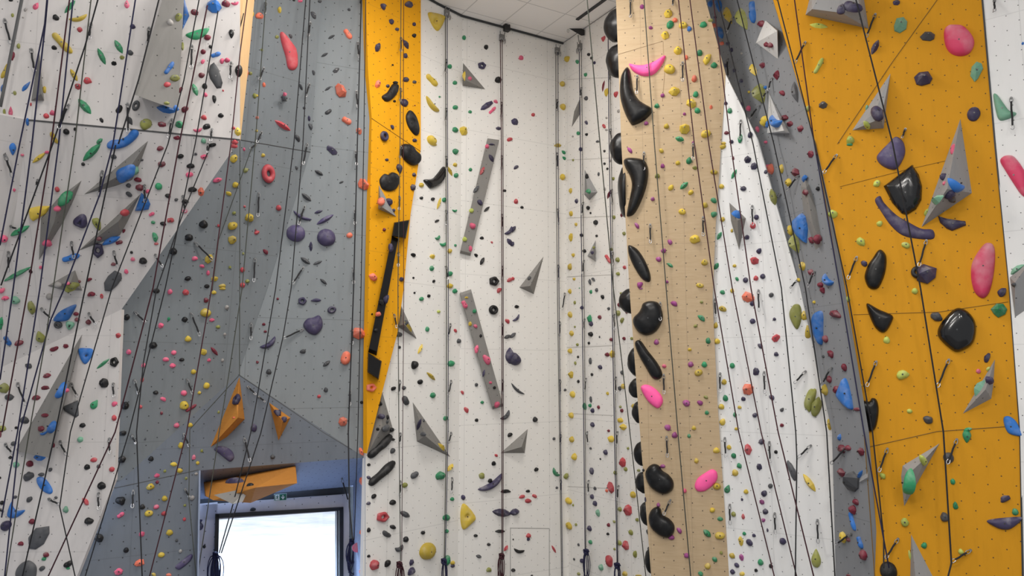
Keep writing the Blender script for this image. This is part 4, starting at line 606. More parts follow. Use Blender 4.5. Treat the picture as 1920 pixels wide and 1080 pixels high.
# the largest ones, told by their own looks
NAMED = [(116, 79, 'long yellow sausage hold'), (146, 32, 'yellow banana hold'), (400, 10, 'big blue block hold'), (348, 27, 'tall blue fin hold'), (370, 63, 'green bowl hold'), (231, 261, 'big blue bent sausage hold'), (404, 142, 'dark grey plate hold'),
 (312, 204, 'blue lens hold under the tall wedge'), (271, 230, 'olive clover hold'), (542, 97, 'long dark red drip hold'), (531, 235, 'red blade hold'), (640, 169, 'big coral faceted hold'), (733, 172, 'black kidney hold on the orange strip'), (773, 230, 'black oval slab hold'),
 (769, 290, 'black bean hold beside the orange strip edge'), (730, 341, 'black apple-shaped hold'), (505, 325, 'red donut hold'), (556, 436, 'left purple disc hold'), (613, 444, 'right purple disc hold'), (567, 405, 'slanting indigo brow hold'), (610, 411, 'rising indigo brow hold'), (682, 345, 'coral and orange crumpled hold'),
 (587, 610, 'purple heart-shaped hold'), (504, 643, 'curved navy smile hold'), (674, 624, 'large coral boulder hold'), (647, 670, 'coral bean hold'), (697, 727, 'coral tube hold'), (815, 334, 'black shiny banana hold'), (817, 40, 'yellow shield hold'), (813, 196, 'yellow crescent hold'),
 (1182, 190, 'giant black boomerang hold'), (1213, 127, 'pink smile hold'), (1197, 350, 'giant black horn hold'), (1200, 494, 'charcoal surfboard hold'), (1215, 596, 'black pear-shaped hold'), (1216, 675, 'charcoal shoe-sole hold'), (1222, 743, 'bright pink oval hold'),
 (1237, 898, 'upper black kidney hold on the pillar'), (1241, 980, 'lower black kidney hold on the pillar'), (1324, 901, 'bright pink bean hold'), (1797, 75, 'big pink dome hold'), (1670, 287, 'big purple half-moon hold'), (1697, 360, 'glossy black shield hold'), (1696, 410, 'long indigo scythe hold'),
 (1786, 420, 'navy wedge hold'), (1642, 505, 'black bread-loaf hold'), (1733, 511, 'navy bucket hold'), (1842, 500, 'long pink tongue hold'), (1901, 329, 'pink baguette hold'), (1649, 596, 'black halved hold'), (1794, 618, 'glossy black boulder hold'), (1631, 777, 'black mitten hold'), (1895, 800, 'blue oval hold'),
 (1883, 981, 'long navy boat-shaped hold'), (1666, 1072, 'black hold cut off by the frame'), (1879, 203, 'mint green boot hold'), (1689, 45, 'mint green knob hold'), (1831, 132, 'mint green wedge hold'), (1732, 145, 'navy star-shaped hold'), (1504, 427, 'blue kite hold'), (1535, 615, 'long blue leaf hold'), (1586, 737, 'blue shark-fin hold'),
 (1492, 594, 'olive leaf hold'), (1529, 1047, 'olive pod hold'), (1403, 551, 'salmon faceted hold'), (715, 836, 'upper black caterpillar hold'), (719, 887, 'lower black caterpillar hold'), (874, 968, 'yellow pocket hold'), (806, 1034, 'round yellow dome hold'), (922, 906, 'navy sickle hold'), (942, 962, 'navy shelf hold'), (718, 970, 'pink five-sided ring hold'),
 (420, 849, 'purple kidney hold'), (345, 1054, 'indigo slipper hold'), (439, 899, 'purple oval hold on the doorway volume'), (84, 910, 'blue slab hold'), (74, 1008, 'grey stone plate hold'), (49, 1071, 'grey dome hold'), (29, 958, 'blue horned hold'), (161, 666, 'blue triangular pocket hold'), (134, 766, 'grey shield hold'), (122, 587, 'blue and white leaf hold'),
 (267, 383, 'big blue wedge hold'), (72, 400, 'yellow shovel hold'), (150, 420, 'purple pocket hold'), (212, 524, 'grey faceted egg hold'), (966, 667, 'navy comma hold'), (1409, 22, 'tall blue leaf hold')]
def named(h):
    for u, v, s in NAMED:
        if abs(h[2]-u) < 9 and abs(h[3]-v) < 9 and h[4]*h[5] > 150: return s
    return None
# outlines of the large holds (tile origin, outline, bulge as a share of the half-width)
OUT = {
'giant black boomerang hold': (960, 0, '865,508 885,535 895,590 910,680 950,750 1000,785 1048,815 1045,850 990,905 915,938 885,920 840,830 812,720 815,600 835,540', .9),
'pink smile hold': (960, 0, '880,480 930,488 990,488 1060,465 1143,418 1146,445 1110,510 1060,560 990,572 930,550 895,520', .8),
'giant black horn hold': (960, 270, '840,125 880,105 970,115 1010,150 1022,220 1005,330 960,450 915,525 870,543 862,520 885,400 900,310 885,240 850,175', .8),
'charcoal surfboard hold': (960, 270, '870,775 885,760 940,790 990,860 1030,950 1040,1015 1020,1035 970,1005 915,920 880,840', .8),
'black pear-shaped hold': (960, 540, '985,115 1040,98 1100,115 1130,190 1125,250 1080,325 1010,355 950,330 912,270 912,225 950,185 970,150', .7),
'charcoal shoe-sole hold': (960, 540, '922,420 940,392 970,400 1020,470 1090,560 1125,630 1120,670 1090,687 1050,670 1000,590 950,500', .9),
'bright pink oval hold': (960, 540, '967,755 985,728 1030,730 1085,765 1125,815 1130,860 1100,900 1060,885 1010,835', .7),
'upper black kidney hold on the pillar': (960, 810, '1000,320 1020,265 1060,240 1100,250 1130,290 1175,320 1210,370 1205,430 1150,465 1090,450 1030,400', .8),
'lower black kidney hold on the pillar': (960, 810, '1025,640 1045,585 1085,560 1115,575 1130,620 1180,650 1218,700 1210,760 1165,793 1100,770 1040,710', .8),
'bright pink bean hold': (960, 810, '1372,390 1395,345 1450,305 1500,280 1535,300 1540,350 1510,395 1450,440 1400,445 1375,425', .6),
'big purple half-moon hold': (1440, 270, '815,100 850,50 900,0 950,-50 990,-40 1020,0 1028,70 1000,140 960,190 900,185 840,150', .7),
'glossy black shield hold': (1440, 270, '868,318 1080,158 1130,230 1155,320 1150,420 1110,490 1040,532 1000,520 930,440', .55),
'long indigo scythe hold': (1440, 270, '840,390 870,440 960,530 1060,590 1150,635 1235,645 1238,712 1100,708 1000,680 920,610 850,510 802,425', .5),
'navy wedge hold': (1440, 270, '1275,540 1340,560 1480,580 1485,610 1380,652 1340,635 1290,590', .9),
'black bread-loaf hold': (1440, 270, '790,850 820,805 850,795 885,840 885,930 860,1020 820,1085 760,1080 728,1020 728,970 755,900', .8),
'long pink tongue hold': (1440, 270, '1600,775 1640,743 1685,755 1702,820 1695,950 1670,1080 1640,1140 1600,1155 1550,1110 1525,1020 1525,920 1550,850', .7),
'pink baguette hold': (1440, 270, '1742,130 1765,95 1810,85 1850,100 1905,170 1940,250 1940,390 1900,380 1850,310 1780,200', .8),
'blue kite hold': (1440, 270, '205,570 260,520 290,545 300,640 292,742 240,700 205,640', .8),
'black halved hold': (1440, 540, '738,125 760,120 830,160 930,205 930,250 890,320 850,332 800,290 755,190', .8),
'glossy black boulder hold': (1440, 540, '1272,325 1300,260 1370,180 1430,150 1500,180 1550,250 1558,330 1530,420 1440,475 1380,465 1290,385', .65),
'olive leaf hold': (1440, 540, '160,190 190,130 230,122 250,160 250,240 220,310 180,260', .8),
'long blue leaf hold': (1440, 540, '342,240 365,185 410,180 415,300 405,428 350,330', .8),
'blue shark-fin hold': (1440, 540, '530,790 555,720 580,675 610,740 640,900 600,895 540,830', .8),
'black mitten hold': (1440, 540, '690,870 720,845 760,850 780,825 815,840 830,920 810,1040 770,1078 745,1050 730,960 700,915', .9),
'blue oval hold': (1440, 540, '1770,970 1810,962 1860,1000 1900,1080 1905,1110 1860,1108 1800,1085 1770,1020', .7),
'long navy boat-shaped hold': (1440, 810, '1648,660 1890,635 1895,665 1830,720 1770,732 1700,710', .8),
'big pink dome hold': (1440, 0, '1320,240 1350,195 1410,190 1470,205 1530,270 1545,335 1510,400 1440,422 1370,400 1330,340', .7),
'mint green boot hold': (1440, 0, '1690,715 1720,712 1770,780 1810,830 1860,845 1850,870 1780,900 1735,900 1710,840', .8),
'long dark red drip hold': (480, 0, '180,250 205,245 260,310 300,370 312,450 308,500 280,526 240,510 220,420 190,320', .7),
'black kidney hold on the orange strip': (480, 0, '945,720 985,690 1015,640 1040,625 1065,645 1060,690 1030,735 985,763 950,745', .8),
'black oval slab hold': (480, 0, '1122,880 1140,835 1165,832 1200,880 1222,960 1215,1010 1185,1010 1140,950', .5),
'yellow shield hold': (480, 0, '1288,100 1340,100 1400,120 1408,150 1365,232 1320,190', .7),
'black bean hold beside the orange strip edge': (480, 270, '1085,20 1110,0 1160,10 1190,50 1225,85 1222,140 1170,162 1110,120 1085,70', .7),
'black apple-shaped hold': (480, 270, '928,260 960,225 990,230 1020,212 1060,230 1072,280 1050,335 1000,356 950,340 928,300', .5),
'black shiny banana hold': (480, 270, '1255,270 1320,260 1360,220 1400,170 1418,190 1410,260 1370,310 1310,335 1280,310', .9),
'purple heart-shaped hold': (480, 540, '355,270 385,230 430,220 470,205 495,240 495,300 450,350 400,340 365,305', .7),
'yellow pocket hold': (480, 810, '1550,538 1590,560 1645,640 1610,690 1555,730 1535,680 1533,600', .7),
'big blue bent sausage hold': (0, 0, '805,1075 840,1050 900,1045 950,1020 990,975 1030,975 1040,1010 1000,1060 940,1100 870,1118 810,1110', .9),
'tall blue fin hold': (0, 0, '1385,0 1420,120 1368,225 1370,0', .6),
'green bowl hold': (0, 0, '1392,262 1450,235 1540,212 1570,215 1540,265 1480,298 1430,290', .8),
'dark grey plate hold': (0, 0, '1575,490 1605,468 1640,520 1670,620 1660,660 1625,665 1575,590 1562,540', .5),
'big blue wedge hold': (0, 270, '1060,365 1110,410 1128,450 1115,490 1060,500 1012,500', .7),
'grey faceted egg hold': (0, 270, '860,948 910,970 915,1010 880,1060 830,1105 785,1100 780,1040 810,990', .6),
'yellow shovel hold': (0, 270, '212,485 290,465 375,465 350,520 250,578 225,555', .8),
'blue and white leaf hold': (0, 540, '400,240 450,175 570,122 545,190 510,240 450,250', .7),
'blue triangular pocket hold': (0, 540, '590,460 640,450 695,460 690,510 645,570 610,540', .6),
'grey shield hold': (0, 540, '470,890 585,842 592,955 570,972 490,925', .6),
'blue slab hold': (0, 810, '275,350 300,335 340,350 385,410 395,450 370,465 320,440 285,395', .6),
'grey stone plate hold': (0, 810, '215,790 270,720 370,705 372,760 330,840 270,880 220,875', .5),
'grey dome hold': (0, 810, '120,1060 150,995 215,963 270,1000 275,1060 250,1110 150,1120', .6),
'blue horned hold': (0, 810, '62,590 90,520 100,560 130,588 188,585 160,620 110,645 62,635', .8),
'indigo slipper hold': (0, 810, '1312,1010 1350,975 1420,920 1445,925 1430,965 1380,1010 1340,1033', .8),
'purple kidney hold': (0, 810, '1605,130 1640,105 1700,115 1745,150 1755,195 1725,222 1690,200 1640,160', .7),
}
FLATK = {'glossy black shield hold', 'tall blue fin hold', 'big blue wedge hold', 'grey shield hold', 'yellow shovel hold', 'grey stone plate hold', 'grey faceted egg hold', 'navy wedge hold', 'dark grey plate hold', 'blue kite hold'}
from mathutils.geometry import delaunay_2d_cdt
def pillow(name, h):
    tx, ty, s, bulge = OUT[name]; p, X, Y, n, L, S, wn, dep = h[8]
    px = [tuple(map(float, q.split(','))) for q in s.split()]; px = [(tx+a/4, ty+b/4) for a, b in px]
    def onp(uu, vv):
        d = ray(uu, vv); t = (p - CAM).dot(n)/d.dot(n); q = CAM + d*t - p; return Vector((q.dot(X), q.dot(Y)))
    c = [onp(*q) for q in px]; k = len(c); sub = 3 if name in FLATK else 5; out = []
    for i in range(k):     # rounded outline
        a, b, d, e = c[i-1], c[i], c[(i+1) % k], c[(i+2) % k]
        for j in range(sub):
            t = j/sub
            if name in FLATK: out.append(b.lerp(d, t))
            else: out.append(.5*((2*b)+(d-a)*t+(2*a-5*b+4*d-e)*t*t+(3*b-a-3*d+e)*t**3))
    def dist(q):
        m = 1e9
        for i in range(len(out)):
            a, b = out[i], out[(i+1) % len(out)]; ab = b-a; t = max(0, min(1, (q-a).dot(ab)/max(ab.length_squared, 1e-12))); m = min(m, (a+ab*t-q).length)
        return m
    def inside(q):
        r = False
        for i in range(len(out)):
            a, b = out[i], out[(i+1) % len(out)]
            if (a.y > q.y) != (b.y > q.y) and q.x < (b.x-a.x)*(q.y-a.y)/(b.y-a.y)+a.x: r = not r
        return r
    x0, x1 = min(q.x for q in out), max(q.x for q in out); y0, y1 = min(q.y for q in out), max(q.y for q in out)
    st = max(x1-x0, y1-y0)/26; inner = []
    yy = y0+st/2; row = 0
    while yy < y1:
        xx = x0 + (st/2 if row % 2 else 0)
        while xx < x1:
            q = Vector((xx, yy))
            if inside(q):
                d = dist(q)
                if d > st*.45: inner.append((q, d))
            xx += st
        yy += st*.87; row += 1
    dm = max([d for _, d in inner] or [.05]); H = bulge*dm
    m = len(out); vs = out+[q for q, _ in inner]
    r = delaunay_2d_cdt(vs, [(i, (i+1) % m) for i in range(m)], [], 1, 1e-6)
    V2, F2 = r[0], r[2]; V = []; rim = {}
    for q in V2:
        d = dist(q)
        if d < 1e-5: z = .18*H
        else: z = H*(.18+.82*(1-(1-min(d/dm, 1))**2.4)**.55)
        if 'pocket' in name or name == 'yellow shield hold':
            g = ((q.x)**2+(q.y)**2)/(.3*dm)**2; z -= H*.6*math.exp(-g)
        V.append(Vector((q.x, q.y, z)))
    Fc = [tuple(f) for f in F2]
    base = len(V); edge = {}
    for f in Fc:
        for a, b in zip(f, f[1:]+f[:1]): edge[(a, b)] = 1
    bl = [(a, b) for a, b in edge if (b, a) not in edge]; idx = {}
    for a, b in bl:
        for q in (a, b):
            if q not in idx: idx[q] = len(V); V.append(Vector((V[q].x, V[q].y, -.02)))
    for a, b in bl: Fc.append((b, a, idx[a], idx[b]))
    if Fc:
        f = Fc[0]; nn = (V[f[1]]-V[f[0]]).cross(V[f[2]]-V[f[0]])
        if nn.z < 0: Fc = [q[::-1] for q in Fc]
    return V, Fc
taken = set()
for h in HOLDS:
    s = named(h)
    if s in taken: s = None
    if s: taken.add(s)
    h.append(s)
for h in HOLDS:
    if h[7]: LAND.append((h[2], h[3], h[7]))
def place(h):
    k, c, u, v, w, s, ang = h[:7]
    r = hit(u, v)
    if r is None: return None
    p, n, i = r; wn = OWN[i]; dep = (p-CAM).dot(FW); mpp = dep/F
    a = math.radians(ang); du, dv_ = math.cos(a), -math.sin(a)
    def onp(uu, vv, l=0.0):
        d = ray(uu, vv); t = (p + n*l - CAM).dot(n)/d.dot(n); return CAM + d*t
    isoL, isoS = w*mpp, s*mpp
    ax = onp(u+du*w/2, v+dv_*w/2) - onp(u-du*w/2, v-dv_*w/2)
    L = min(ax.length, isoL*1.5); X = ax.normalized(); Y = n.cross(X)
    pd = onp(u+dv_*s/2, v-du*s/2) - onp(u-dv_*s/2, v+du*s/2)
    S = min(max(abs(pd.dot(Y)), isoS*.8), isoS*1.5)
    H = .22*min(L, S); q = onp(u, v, H) - n*H
    return q, X, Y, n, L, S, wn, dep
for h in HOLDS: h.append(place(h))
HOLDS = [h for h in HOLDS if h[8] is not None]
rest = [h for h in HOLDS if not h[7]]; rest.sort(key=lambda h: -h[4]*h[5])
for i, h in enumerate(HOLDS): h.append('macro_hold' if h[7] else None)
for i, h in enumerate(rest): h[9] = 'climbing_hold' if i < 300 else 'foothold' if i < 600 else 'tiny'
# ---- labels: colour, form and size, then where it sits seen from a thing one can find
def size_word(h):
    m = max(h[4], h[5]); return 'tiny ' if m < 8 else 'small ' if m < 12.5 else '' if m < 20 else 'large '
ORD = ['nearest', 'second', 'third', 'fourth', 'fifth', 'sixth', 'seventh', 'eighth', 'ninth', 'tenth', 'eleventh', 'twelfth']
def sector(du, dv_):
    a = math.degrees(math.atan2(-dv_, du)) % 360
    return ['right of', 'above and right of', 'above', 'above and left of', 'left of', 'below and left of', 'below', 'below and right of'][int(((a+22.5) % 360)//45)]
FORM = {'p': 'rounded', 'd': 'rounded', 'o': 'ring', 'f': 'faceted', 'k': 'faceted', 'e': 'slim', 'l': 'slim', 'c': 'curved', 'b': 'bean', 't': 'teardrop', 'v': 'triangular'}
def desc(h): return size_word(h)+HC[h[1]][0]+' '+FORM[h[0]]
bydesc = {}
for h in rest: bydesc.setdefault(desc(h), []).append(h)
used_lab = {}
def label_for(h):
    d = desc(h); best = None
    word = 'foothold' if h[9] == 'foothold' else 'hold'
    for (lu, lv, ph) in sorted(LAND, key=lambda l: (l[0]-h[2])**2+(l[1]-h[3])**2)[:14]:
        D = math.hypot(lu-h[2], lv-h[3]); sc = sector(h[2]-lu, h[3]-lv)
        n = sum(1 for o in bydesc[d] if o is not h and sector(o[2]-lu, o[3]-lv) == sc and math.hypot(o[2]-lu, o[3]-lv) < D)
        if n >= len(ORD): continue
        ww = len((d+' '+word+' '+sc+' '+ph).split())+2
        cost = n*60+D+(1000 if ww > 16 else 0)
        if best is None or cost < best[0]: best = (cost, n, sc, ph)
    if best is None: return d+' '+word+' on the '+WALLSAY.get(h[8][6], 'wall')
    _, n, sc, ph = best
    return '%s %s %s %s the %s' % (ORD[n], d, word, sc, ph)
MATMAP = {'big pink dome hold': 'rasp', 'long pink tongue hold': 'rasp', 'pink baguette hold': 'rasp', 'bright pink oval hold': 'pk2', 'bright pink bean hold': 'pk2', 'pink smile hold': 'pk2', 'glossy black shield hold': 'gloss', 'glossy black boulder hold': 'gloss', 'black shiny banana hold': 'gloss'}
for s in ('giant black boomerang hold', 'giant black horn hold', 'charcoal surfboard hold', 'black pear-shaped hold', 'charcoal shoe-sole hold', 'upper black kidney hold on the pillar', 'lower black kidney hold on the pillar', 'black mitten hold', 'black bread-loaf hold', 'black halved hold'): MATMAP[s] = 'satin'
for s in ('left purple disc hold', 'right purple disc hold', 'slanting indigo brow hold', 'rising indigo brow hold', 'purple heart-shaped hold', 'long indigo scythe hold', 'purple kidney hold', 'indigo slipper hold', 'big purple half-moon hold'): MATMAP[s] = 'indigo'
def build(h):
    rng = random.Random(int(h[2]*131+h[3]*17)); q, X, Y, n, L, S, wn, dep = h[8]
    if h[7] == 'big pink dome hold': h[0] = 'd'
    if h[7] in OUT:
        V, Fc = pillow(h[7], h); R = Matrix((X, Y, n)).transposed(); return [R @ p for p in V], Fc, h[7] not in FLATK, q, n
    (V, Fc), sm = shape(h[0], L, S, rng, max(h[4], h[5]))
    if h[0] == 'c': pass
    R = Matrix((X, Y, n)).transposed()
    return [R @ p for p in V], Fc, sm, q, n
tiny = {}
for h in HOLDS:
    V, Fc, sm, q, n = build(h)
    if h[9] == 'tiny':
        t = tiny.setdefault(h[1], ([], [])); o = len(t[0]); t[0].extend([p+q for p in V]); t[1].extend([tuple(i+o for i in f) for f in Fc]); continue
    mat = HM[MATMAP.get(h[7], h[1])]
    me = bpy.data.meshes.new(h[9]); me.from_pydata([tuple(p) for p in V], [], Fc)
    if sm: me.polygons.foreach_set('use_smooth', [True]*len(me.polygons))
    me.materials.append(mat); o = bpy.data.objects.new(h[9], me); COL.objects.link(o); o.location = q - n*.004
    ws = WALLSAY.get(h[8][6], 'wall')
    if h[7]: tag(o, (h[7]+' fixed to the '+ws) if len((h[7]+ws).split()) < 13 else h[7], 'large climbing hold', None)
    else: tag(o, label_for(h), 'foothold' if h[9] == 'foothold' else 'climbing hold', ('footholds' if h[9] == 'foothold' else 'climbing holds')+' on the '+ws)
    if max(h[4], h[5]) > 14 and h[0] not in 'o':    # the bolt head that fixes it
        X, Y = h[8][1], h[8][2]; c0 = (Vector((0, 0, 0)))
        zs = max((p.dot(n) for p in V if abs(p.dot(X)) < .2*h[8][4] and abs(p.dot(Y)) < .3*h[8][5]), default=.02)
        r = min(.014, .12*min(h[8][4], h[8][5])); BV_ = []; k = 8
        for zz in (zs-.02, zs+.002):
            for j in range(k): a = 2*math.pi*j/k; BV_.append(X*math.cos(a)*r+Y*math.sin(a)*r+n*zz)
        BF = [tuple(range(k, 2*k))]+[(j, (j+1) % k, k+(j+1) % k, k+j) for j in range(k)]
        b = bpy.data.objects.new('bolt', bpy.data.meshes.new('bolt')); b.data.from_pydata([tuple(p) for p in BV_], [], BF); b.data.materials.append(BOLT); COL.objects.link(b); b.parent = o; b['label'] = 'dark steel bolt head'
V = []; Fc = []; mi = []; mats = []
for c, (v, f) in tiny.items():
    o = len(V); V += v; Fc += [tuple(i+o for i in q) for q in f]; mi += [len(mats)]*len(f); mats.append(HM[c])
if V:
    o = mesh_obj('foothold_scatter', V, Fc, None)
    for m in mats: o.data.materials.append(m)
    o.data.polygons.foreach_set('material_index', mi)
    tag(o, 'remaining tiny mixed-colour footholds dotted over all the climbing walls', 'footholds', None, 'stuff')
# ---- black domed holds on the far-side edge of the plywood pillar, seen edge-on
def pillar_edge(v):
    pts = [(1155, 0), (1165, 270), (1180, 540), (1200, 810), (1221, 1080), (1226, 1150)]
    for (a, b), (c, d) in zip(pts, pts[1:]):
        if v <= d: return a+(c-a)*(v-b)/(d-b)
SIDE = [(36, 66, 20, 'topmost'), (105, 66, 19, 'second'), (272, 62, 18, 'third'), (352, 104, 10, 'fourth'), (562, 48, 18, 'fifth'), (678, 54, 12, 'sixth'), (729, 38, 13, 'seventh'), (774, 42, 11, 'eighth'), (853, 46, 13, 'ninth'), (908, 42, 14, 'tenth'), (968, 44, 11, 'eleventh'), (1058, 46, 9, 'twelfth')]
for v, hp, wp, word in SIDE:
    u = pillar_edge(v); e = PL.at(u, v); dep = (e-CAM).dot(FW); mpp = dep/F; nl = Vector((-1, .25, 0)).normalized()
    d = Vector((.25, 1, 0)).normalized(); Z = Vector((0, 0, 1)); c = e + d*.30
    rng = random.Random(v); (Vb, Fb) = blob(4, hp*mpp, .62*hp*mpp, wp*mpp*1.35, lambda x, y, z: (x, y, z), rng, .1)
    R = Matrix((Z, d, nl)).transposed(); me = bpy.data.meshes.new('macro_hold'); me.from_pydata([tuple(R @ p) for p in Vb], [], Fb); me.polygons.foreach_set('use_smooth', [True]*len(me.polygons)); me.materials.append(HM['satin'])
    o = bpy.data.objects.new('macro_hold', me); COL.objects.link(o); o.location = c
    tag(o, word+' black domed hold down the hidden side edge of the plywood pillar', 'large climbing hold', 'black domed holds on the pillar side')
# ------------------------------------------------------------------ quickdraws, ropes, anchors, exit sign
STEEL = plain('carabiner_aluminium', (.5, .5, .51), .3, .9); GREYM = plain('galvanised_steel', (.28, .28, .28), .45, .8); STRAP = plain('black_sling_webbing', (.02, .02, .022), .9)
BV2, OWN2 = BV, OWN
def oval(c, up, side, n, L, W, r):
    pts = []
    for i in range(14):
        a = 2*math.pi*i/14; x = math.cos(a)*W/2*(1.0+.18*math.sin(a)); y = math.sin(a)*L/2; pts.append(c+side*x+up*y)
    return tube(pts, r, 6, True)
qn = {}
QD = []
for i, (u0, v0, u1, v1) in enumerate(DRAWS):
    h = hit(u0, v0)
    if h is None or h[1].dot(FW) > 0: continue
    QD.append((u0, v0, u1, v1, h))
def near_lab(u, v, base, pool, most=12):
    best = None
    for (lu, lv, ph) in LAND:
        D = math.hypot(lu-u, lv-v)
        if D > 420: continue
        sc = sector(u-lu, v-lv); n = sum(1 for (a, b) in pool if (a, b) != (u, v) and sector(a-lu, b-lv) == sc and math.hypot(a-lu, b-lv) < D)
        if n >= len(ORD) or len((base+' '+sc+' '+ph).split())+2 > 16: continue
        cost = n*80+D
        if best is None or cost < best[0]: best = (cost, n, sc, ph)
    if best is None: return base+' at the wall edge'
    return '%s %s %s the %s' % (ORD[best[1]], base, best[2], best[3])
qpool = [(q[0], q[1]) for q in QD]
for u0, v0, u1, v1, h in QD:
    p0, n, fi = h; wn = OWN[fi]; dep = (p0-CAM).dot(FW)
    d0 = ray(u1, v1); t = (p0+n*.14-CAM).dot(n)/d0.dot(n); p1 = CAM+d0*t
    if (p1-p0).length > 1.2 or t < 0: t = dep; p1 = CAM+d0*(dep/d0.dot(FW))+n*.1
    top = p0+n*.035; ax = (p1-top); Lq = ax.length; ax.normalize(); view = (CAM-p0).normalized()
    side = ax.cross(view).normalized(); fr = side.cross(ax)
    root = empty('quickdraw', p0)
    slack = abs(u1-u0) > 9
    tag(root, near_lab(u0, v0, 'tilted black quickdraw' if slack else 'hanging black quickdraw', qpool), 'quickdraw', 'quickdraws clipped on the '+WALLSAY.get(wn, 'wall'))
    X = n.cross(Vector((0, 0, 1))).normalized(); Y = n.cross(X); k = 8; r = .022
    BVv = [p0+X*math.cos(2*math.pi*j/k)*r+Y*math.sin(2*math.pi*j/k)*r+n*z for z in (-.005, .03) for j in range(k)]
    mesh_obj('bolt_hanger', BVv, [tuple(range(k, 2*k))]+[(j, (j+1) % k, k+(j+1) % k, k+j) for j in range(k)], GREYM, root, loc=p0)
    cl = min(.095, Lq*.27)
    V, Fc = oval(top+ax*cl*.5, ax, side, fr, cl, cl*.5, .0075); mesh_obj('upper_carabiner', V, Fc, GREYM, root, True, loc=p0)
    V, Fc = oval(top+ax*(Lq-cl*.5), ax, side, fr, cl, cl*.52, .0085); mesh_obj('lower_carabiner', V, Fc, STEEL, root, True, loc=p0)
    a, b = top+ax*cl*.85, top+ax*(Lq-cl*.85); w = .017
    V, Fc = tube([a, a.lerp(b, .33)+side*.004, a.lerp(b, .66)-side*.003, b], w, 6); mesh_obj('sling', V, Fc, STRAP, root, loc=p0)
ROPEM = {k: plain('rope_'+k.replace(' ', '_'), c, .9, noise_k=.4) for k, c in {'black': (.016, .016, .019), 'navy': (.018, .018, .06), 'maroon': (.055, .012, .02), 'grey': (.12, .12, .12), 'olive': (.07, .075, .06)}.items()}
def rope_path(pts, lift=.14):
    """a rope hanging in front of the wall: straight runs between its bends, kept clear of whatever it passes"""
    hs = []
    for u, v in pts:
        h = hit(u, min(v, 1079)); hs.append((h[0]-CAM).dot(FW) if h else 14.0)
    out = []; n = 10; dd = []
    for (a, b), za, zb in zip(zip(pts, pts[1:]), hs, hs[1:]):
        for i in range(n+1):
            t = i/n; u, v = a[0]+(b[0]-a[0])*t, a[1]+(b[1]-a[1])*t; h = hit(u, min(v, 1079)); z = 1/((1-t)/za+t/zb)
            dd.append((u, v, z, (h[0]-CAM).dot(FW) if h else 99))
    # straight fit end to end, then pulled forward so that nothing is cut
    z0, z1 = dd[0][2], dd[-1][2]; m = len(dd); k = 0
    for i, q in enumerate(dd):
        t = i/(m-1); z = 1/((1-t)/z0+t/z1); k = max(k, z-q[3]+lift)
    k = min(k, 2.2)
    for i, q in enumerate(dd):
        t = i/(m-1); z = 1/((1-t)/z0+t/z1)-k
        if out and (out[-1][0]-q[0])**2+(out[-1][1]-q[1])**2 < 1: continue
        out.append((q[0], q[1], z))
    return [CAM+ray(u, v)*z for u, v, z in out]
def rope(label, col, r, *pts):
    V, Fc = tube(rope_path(list(pts)), r, 5); c = V[0]
    o = mesh_obj('climbing_rope', V, Fc, ROPEM[col], None, True, loc=c); tag(o, label, 'rope', 'climbing ropes hanging in front of the walls'); return o
R1 = .0125
ORDW = ['first', 'second', 'third', 'fourth', 'fifth', 'sixth', 'seventh', 'eighth', 'ninth', 'tenth', 'eleventh', 'twelfth', 'thirteenth', 'fourteenth', 'fifteenth', 'sixteenth', 'seventeenth']
LEFT = [
 ('grey', .026, (45, -20), (1, 200)), ('navy', R1, (90, -20), (84, 45), (37, 270), (0, 460)), ('navy', R1, (89, 0), (85, 45), (60, 270), (25, 540), (0, 712)),
 ('maroon', R1, (133, -20), (96, 270), (53, 540), (4, 810)), ('navy', R1, (139, -20), (110, 270), (75, 540), (33, 810), (3, 970)), ('black', R1, (189, -20), (160, 85), (99, 270), (2, 535)),
 ('olive', .010, (173, -20), (140, 270), (100, 540), (85, 640), (55, 810), (35, 930), (10, 1090)), ('navy', R1, (257, -20), (212, 270), (187, 365), (119, 545), (95, 600), (37, 810), (8, 1090)),
 ('black', R1, (217, 272), (160, 540), (104, 810), (40, 1090)), ('black', R1, (303, -20), (260, 150), (222, 270)), ('black', .010, (377, -20), (345, 150), (315, 270), (210, 540), (132, 810), (112, 950), (143, 1090)),
 ('maroon', R1, (389, 10), (336, 270), (287, 540), (216, 810), (86, 1090)), ('black', .010, (409, 20), (366, 270), (310, 540), (242, 810), (157, 1090)), ('maroon', .010, (466, -20), (450, 100), (433, 270), (397, 540), (350, 810), (278, 1090)),
 ('black', .010, (457, 25), (390, 285), (345, 395), (293, 545), (269, 680), (256, 810), (267, 1090)), ('olive', .008, (450, 262), (449, 703), (356, 805), (354, 935), (369, 1090)), ('olive', .008, (472, 277), (410, 450), (398, 545)),
]
tags = ['thick grey cable crossing the far left top corner', 'navy rope nearest the far left frame edge', 'second navy rope from the far left frame edge', 'maroon rope passing beside the yellow banana hold', 'navy rope just right of the maroon rope by the banana hold', 'black rope slanting steeply from the banana hold to the far left',
 'thin olive rope running right of the long yellow sausage hold', 'navy rope passing left of the big blue bent sausage hold', 'black rope running from the blue bent sausage hold to the giant sail volume', 'black rope running down beside the huge tall wedge volume', 'thin black rope bending at the lower left white wall',
 'maroon rope crossing from the upper left wall to the wall bottom', 'thin black rope ending left of the doorway far down', 'thin maroon rope following the plywood edge strip', 'thin black rope passing through the pink-holds quickdraw on the overhang edge', 'thin olive rope falling to the doorway niche corner', 'short thin olive rope over the dark grey wall']
for (c, r, *p), l in zip(LEFT, tags): rope(l, c, r, *p)
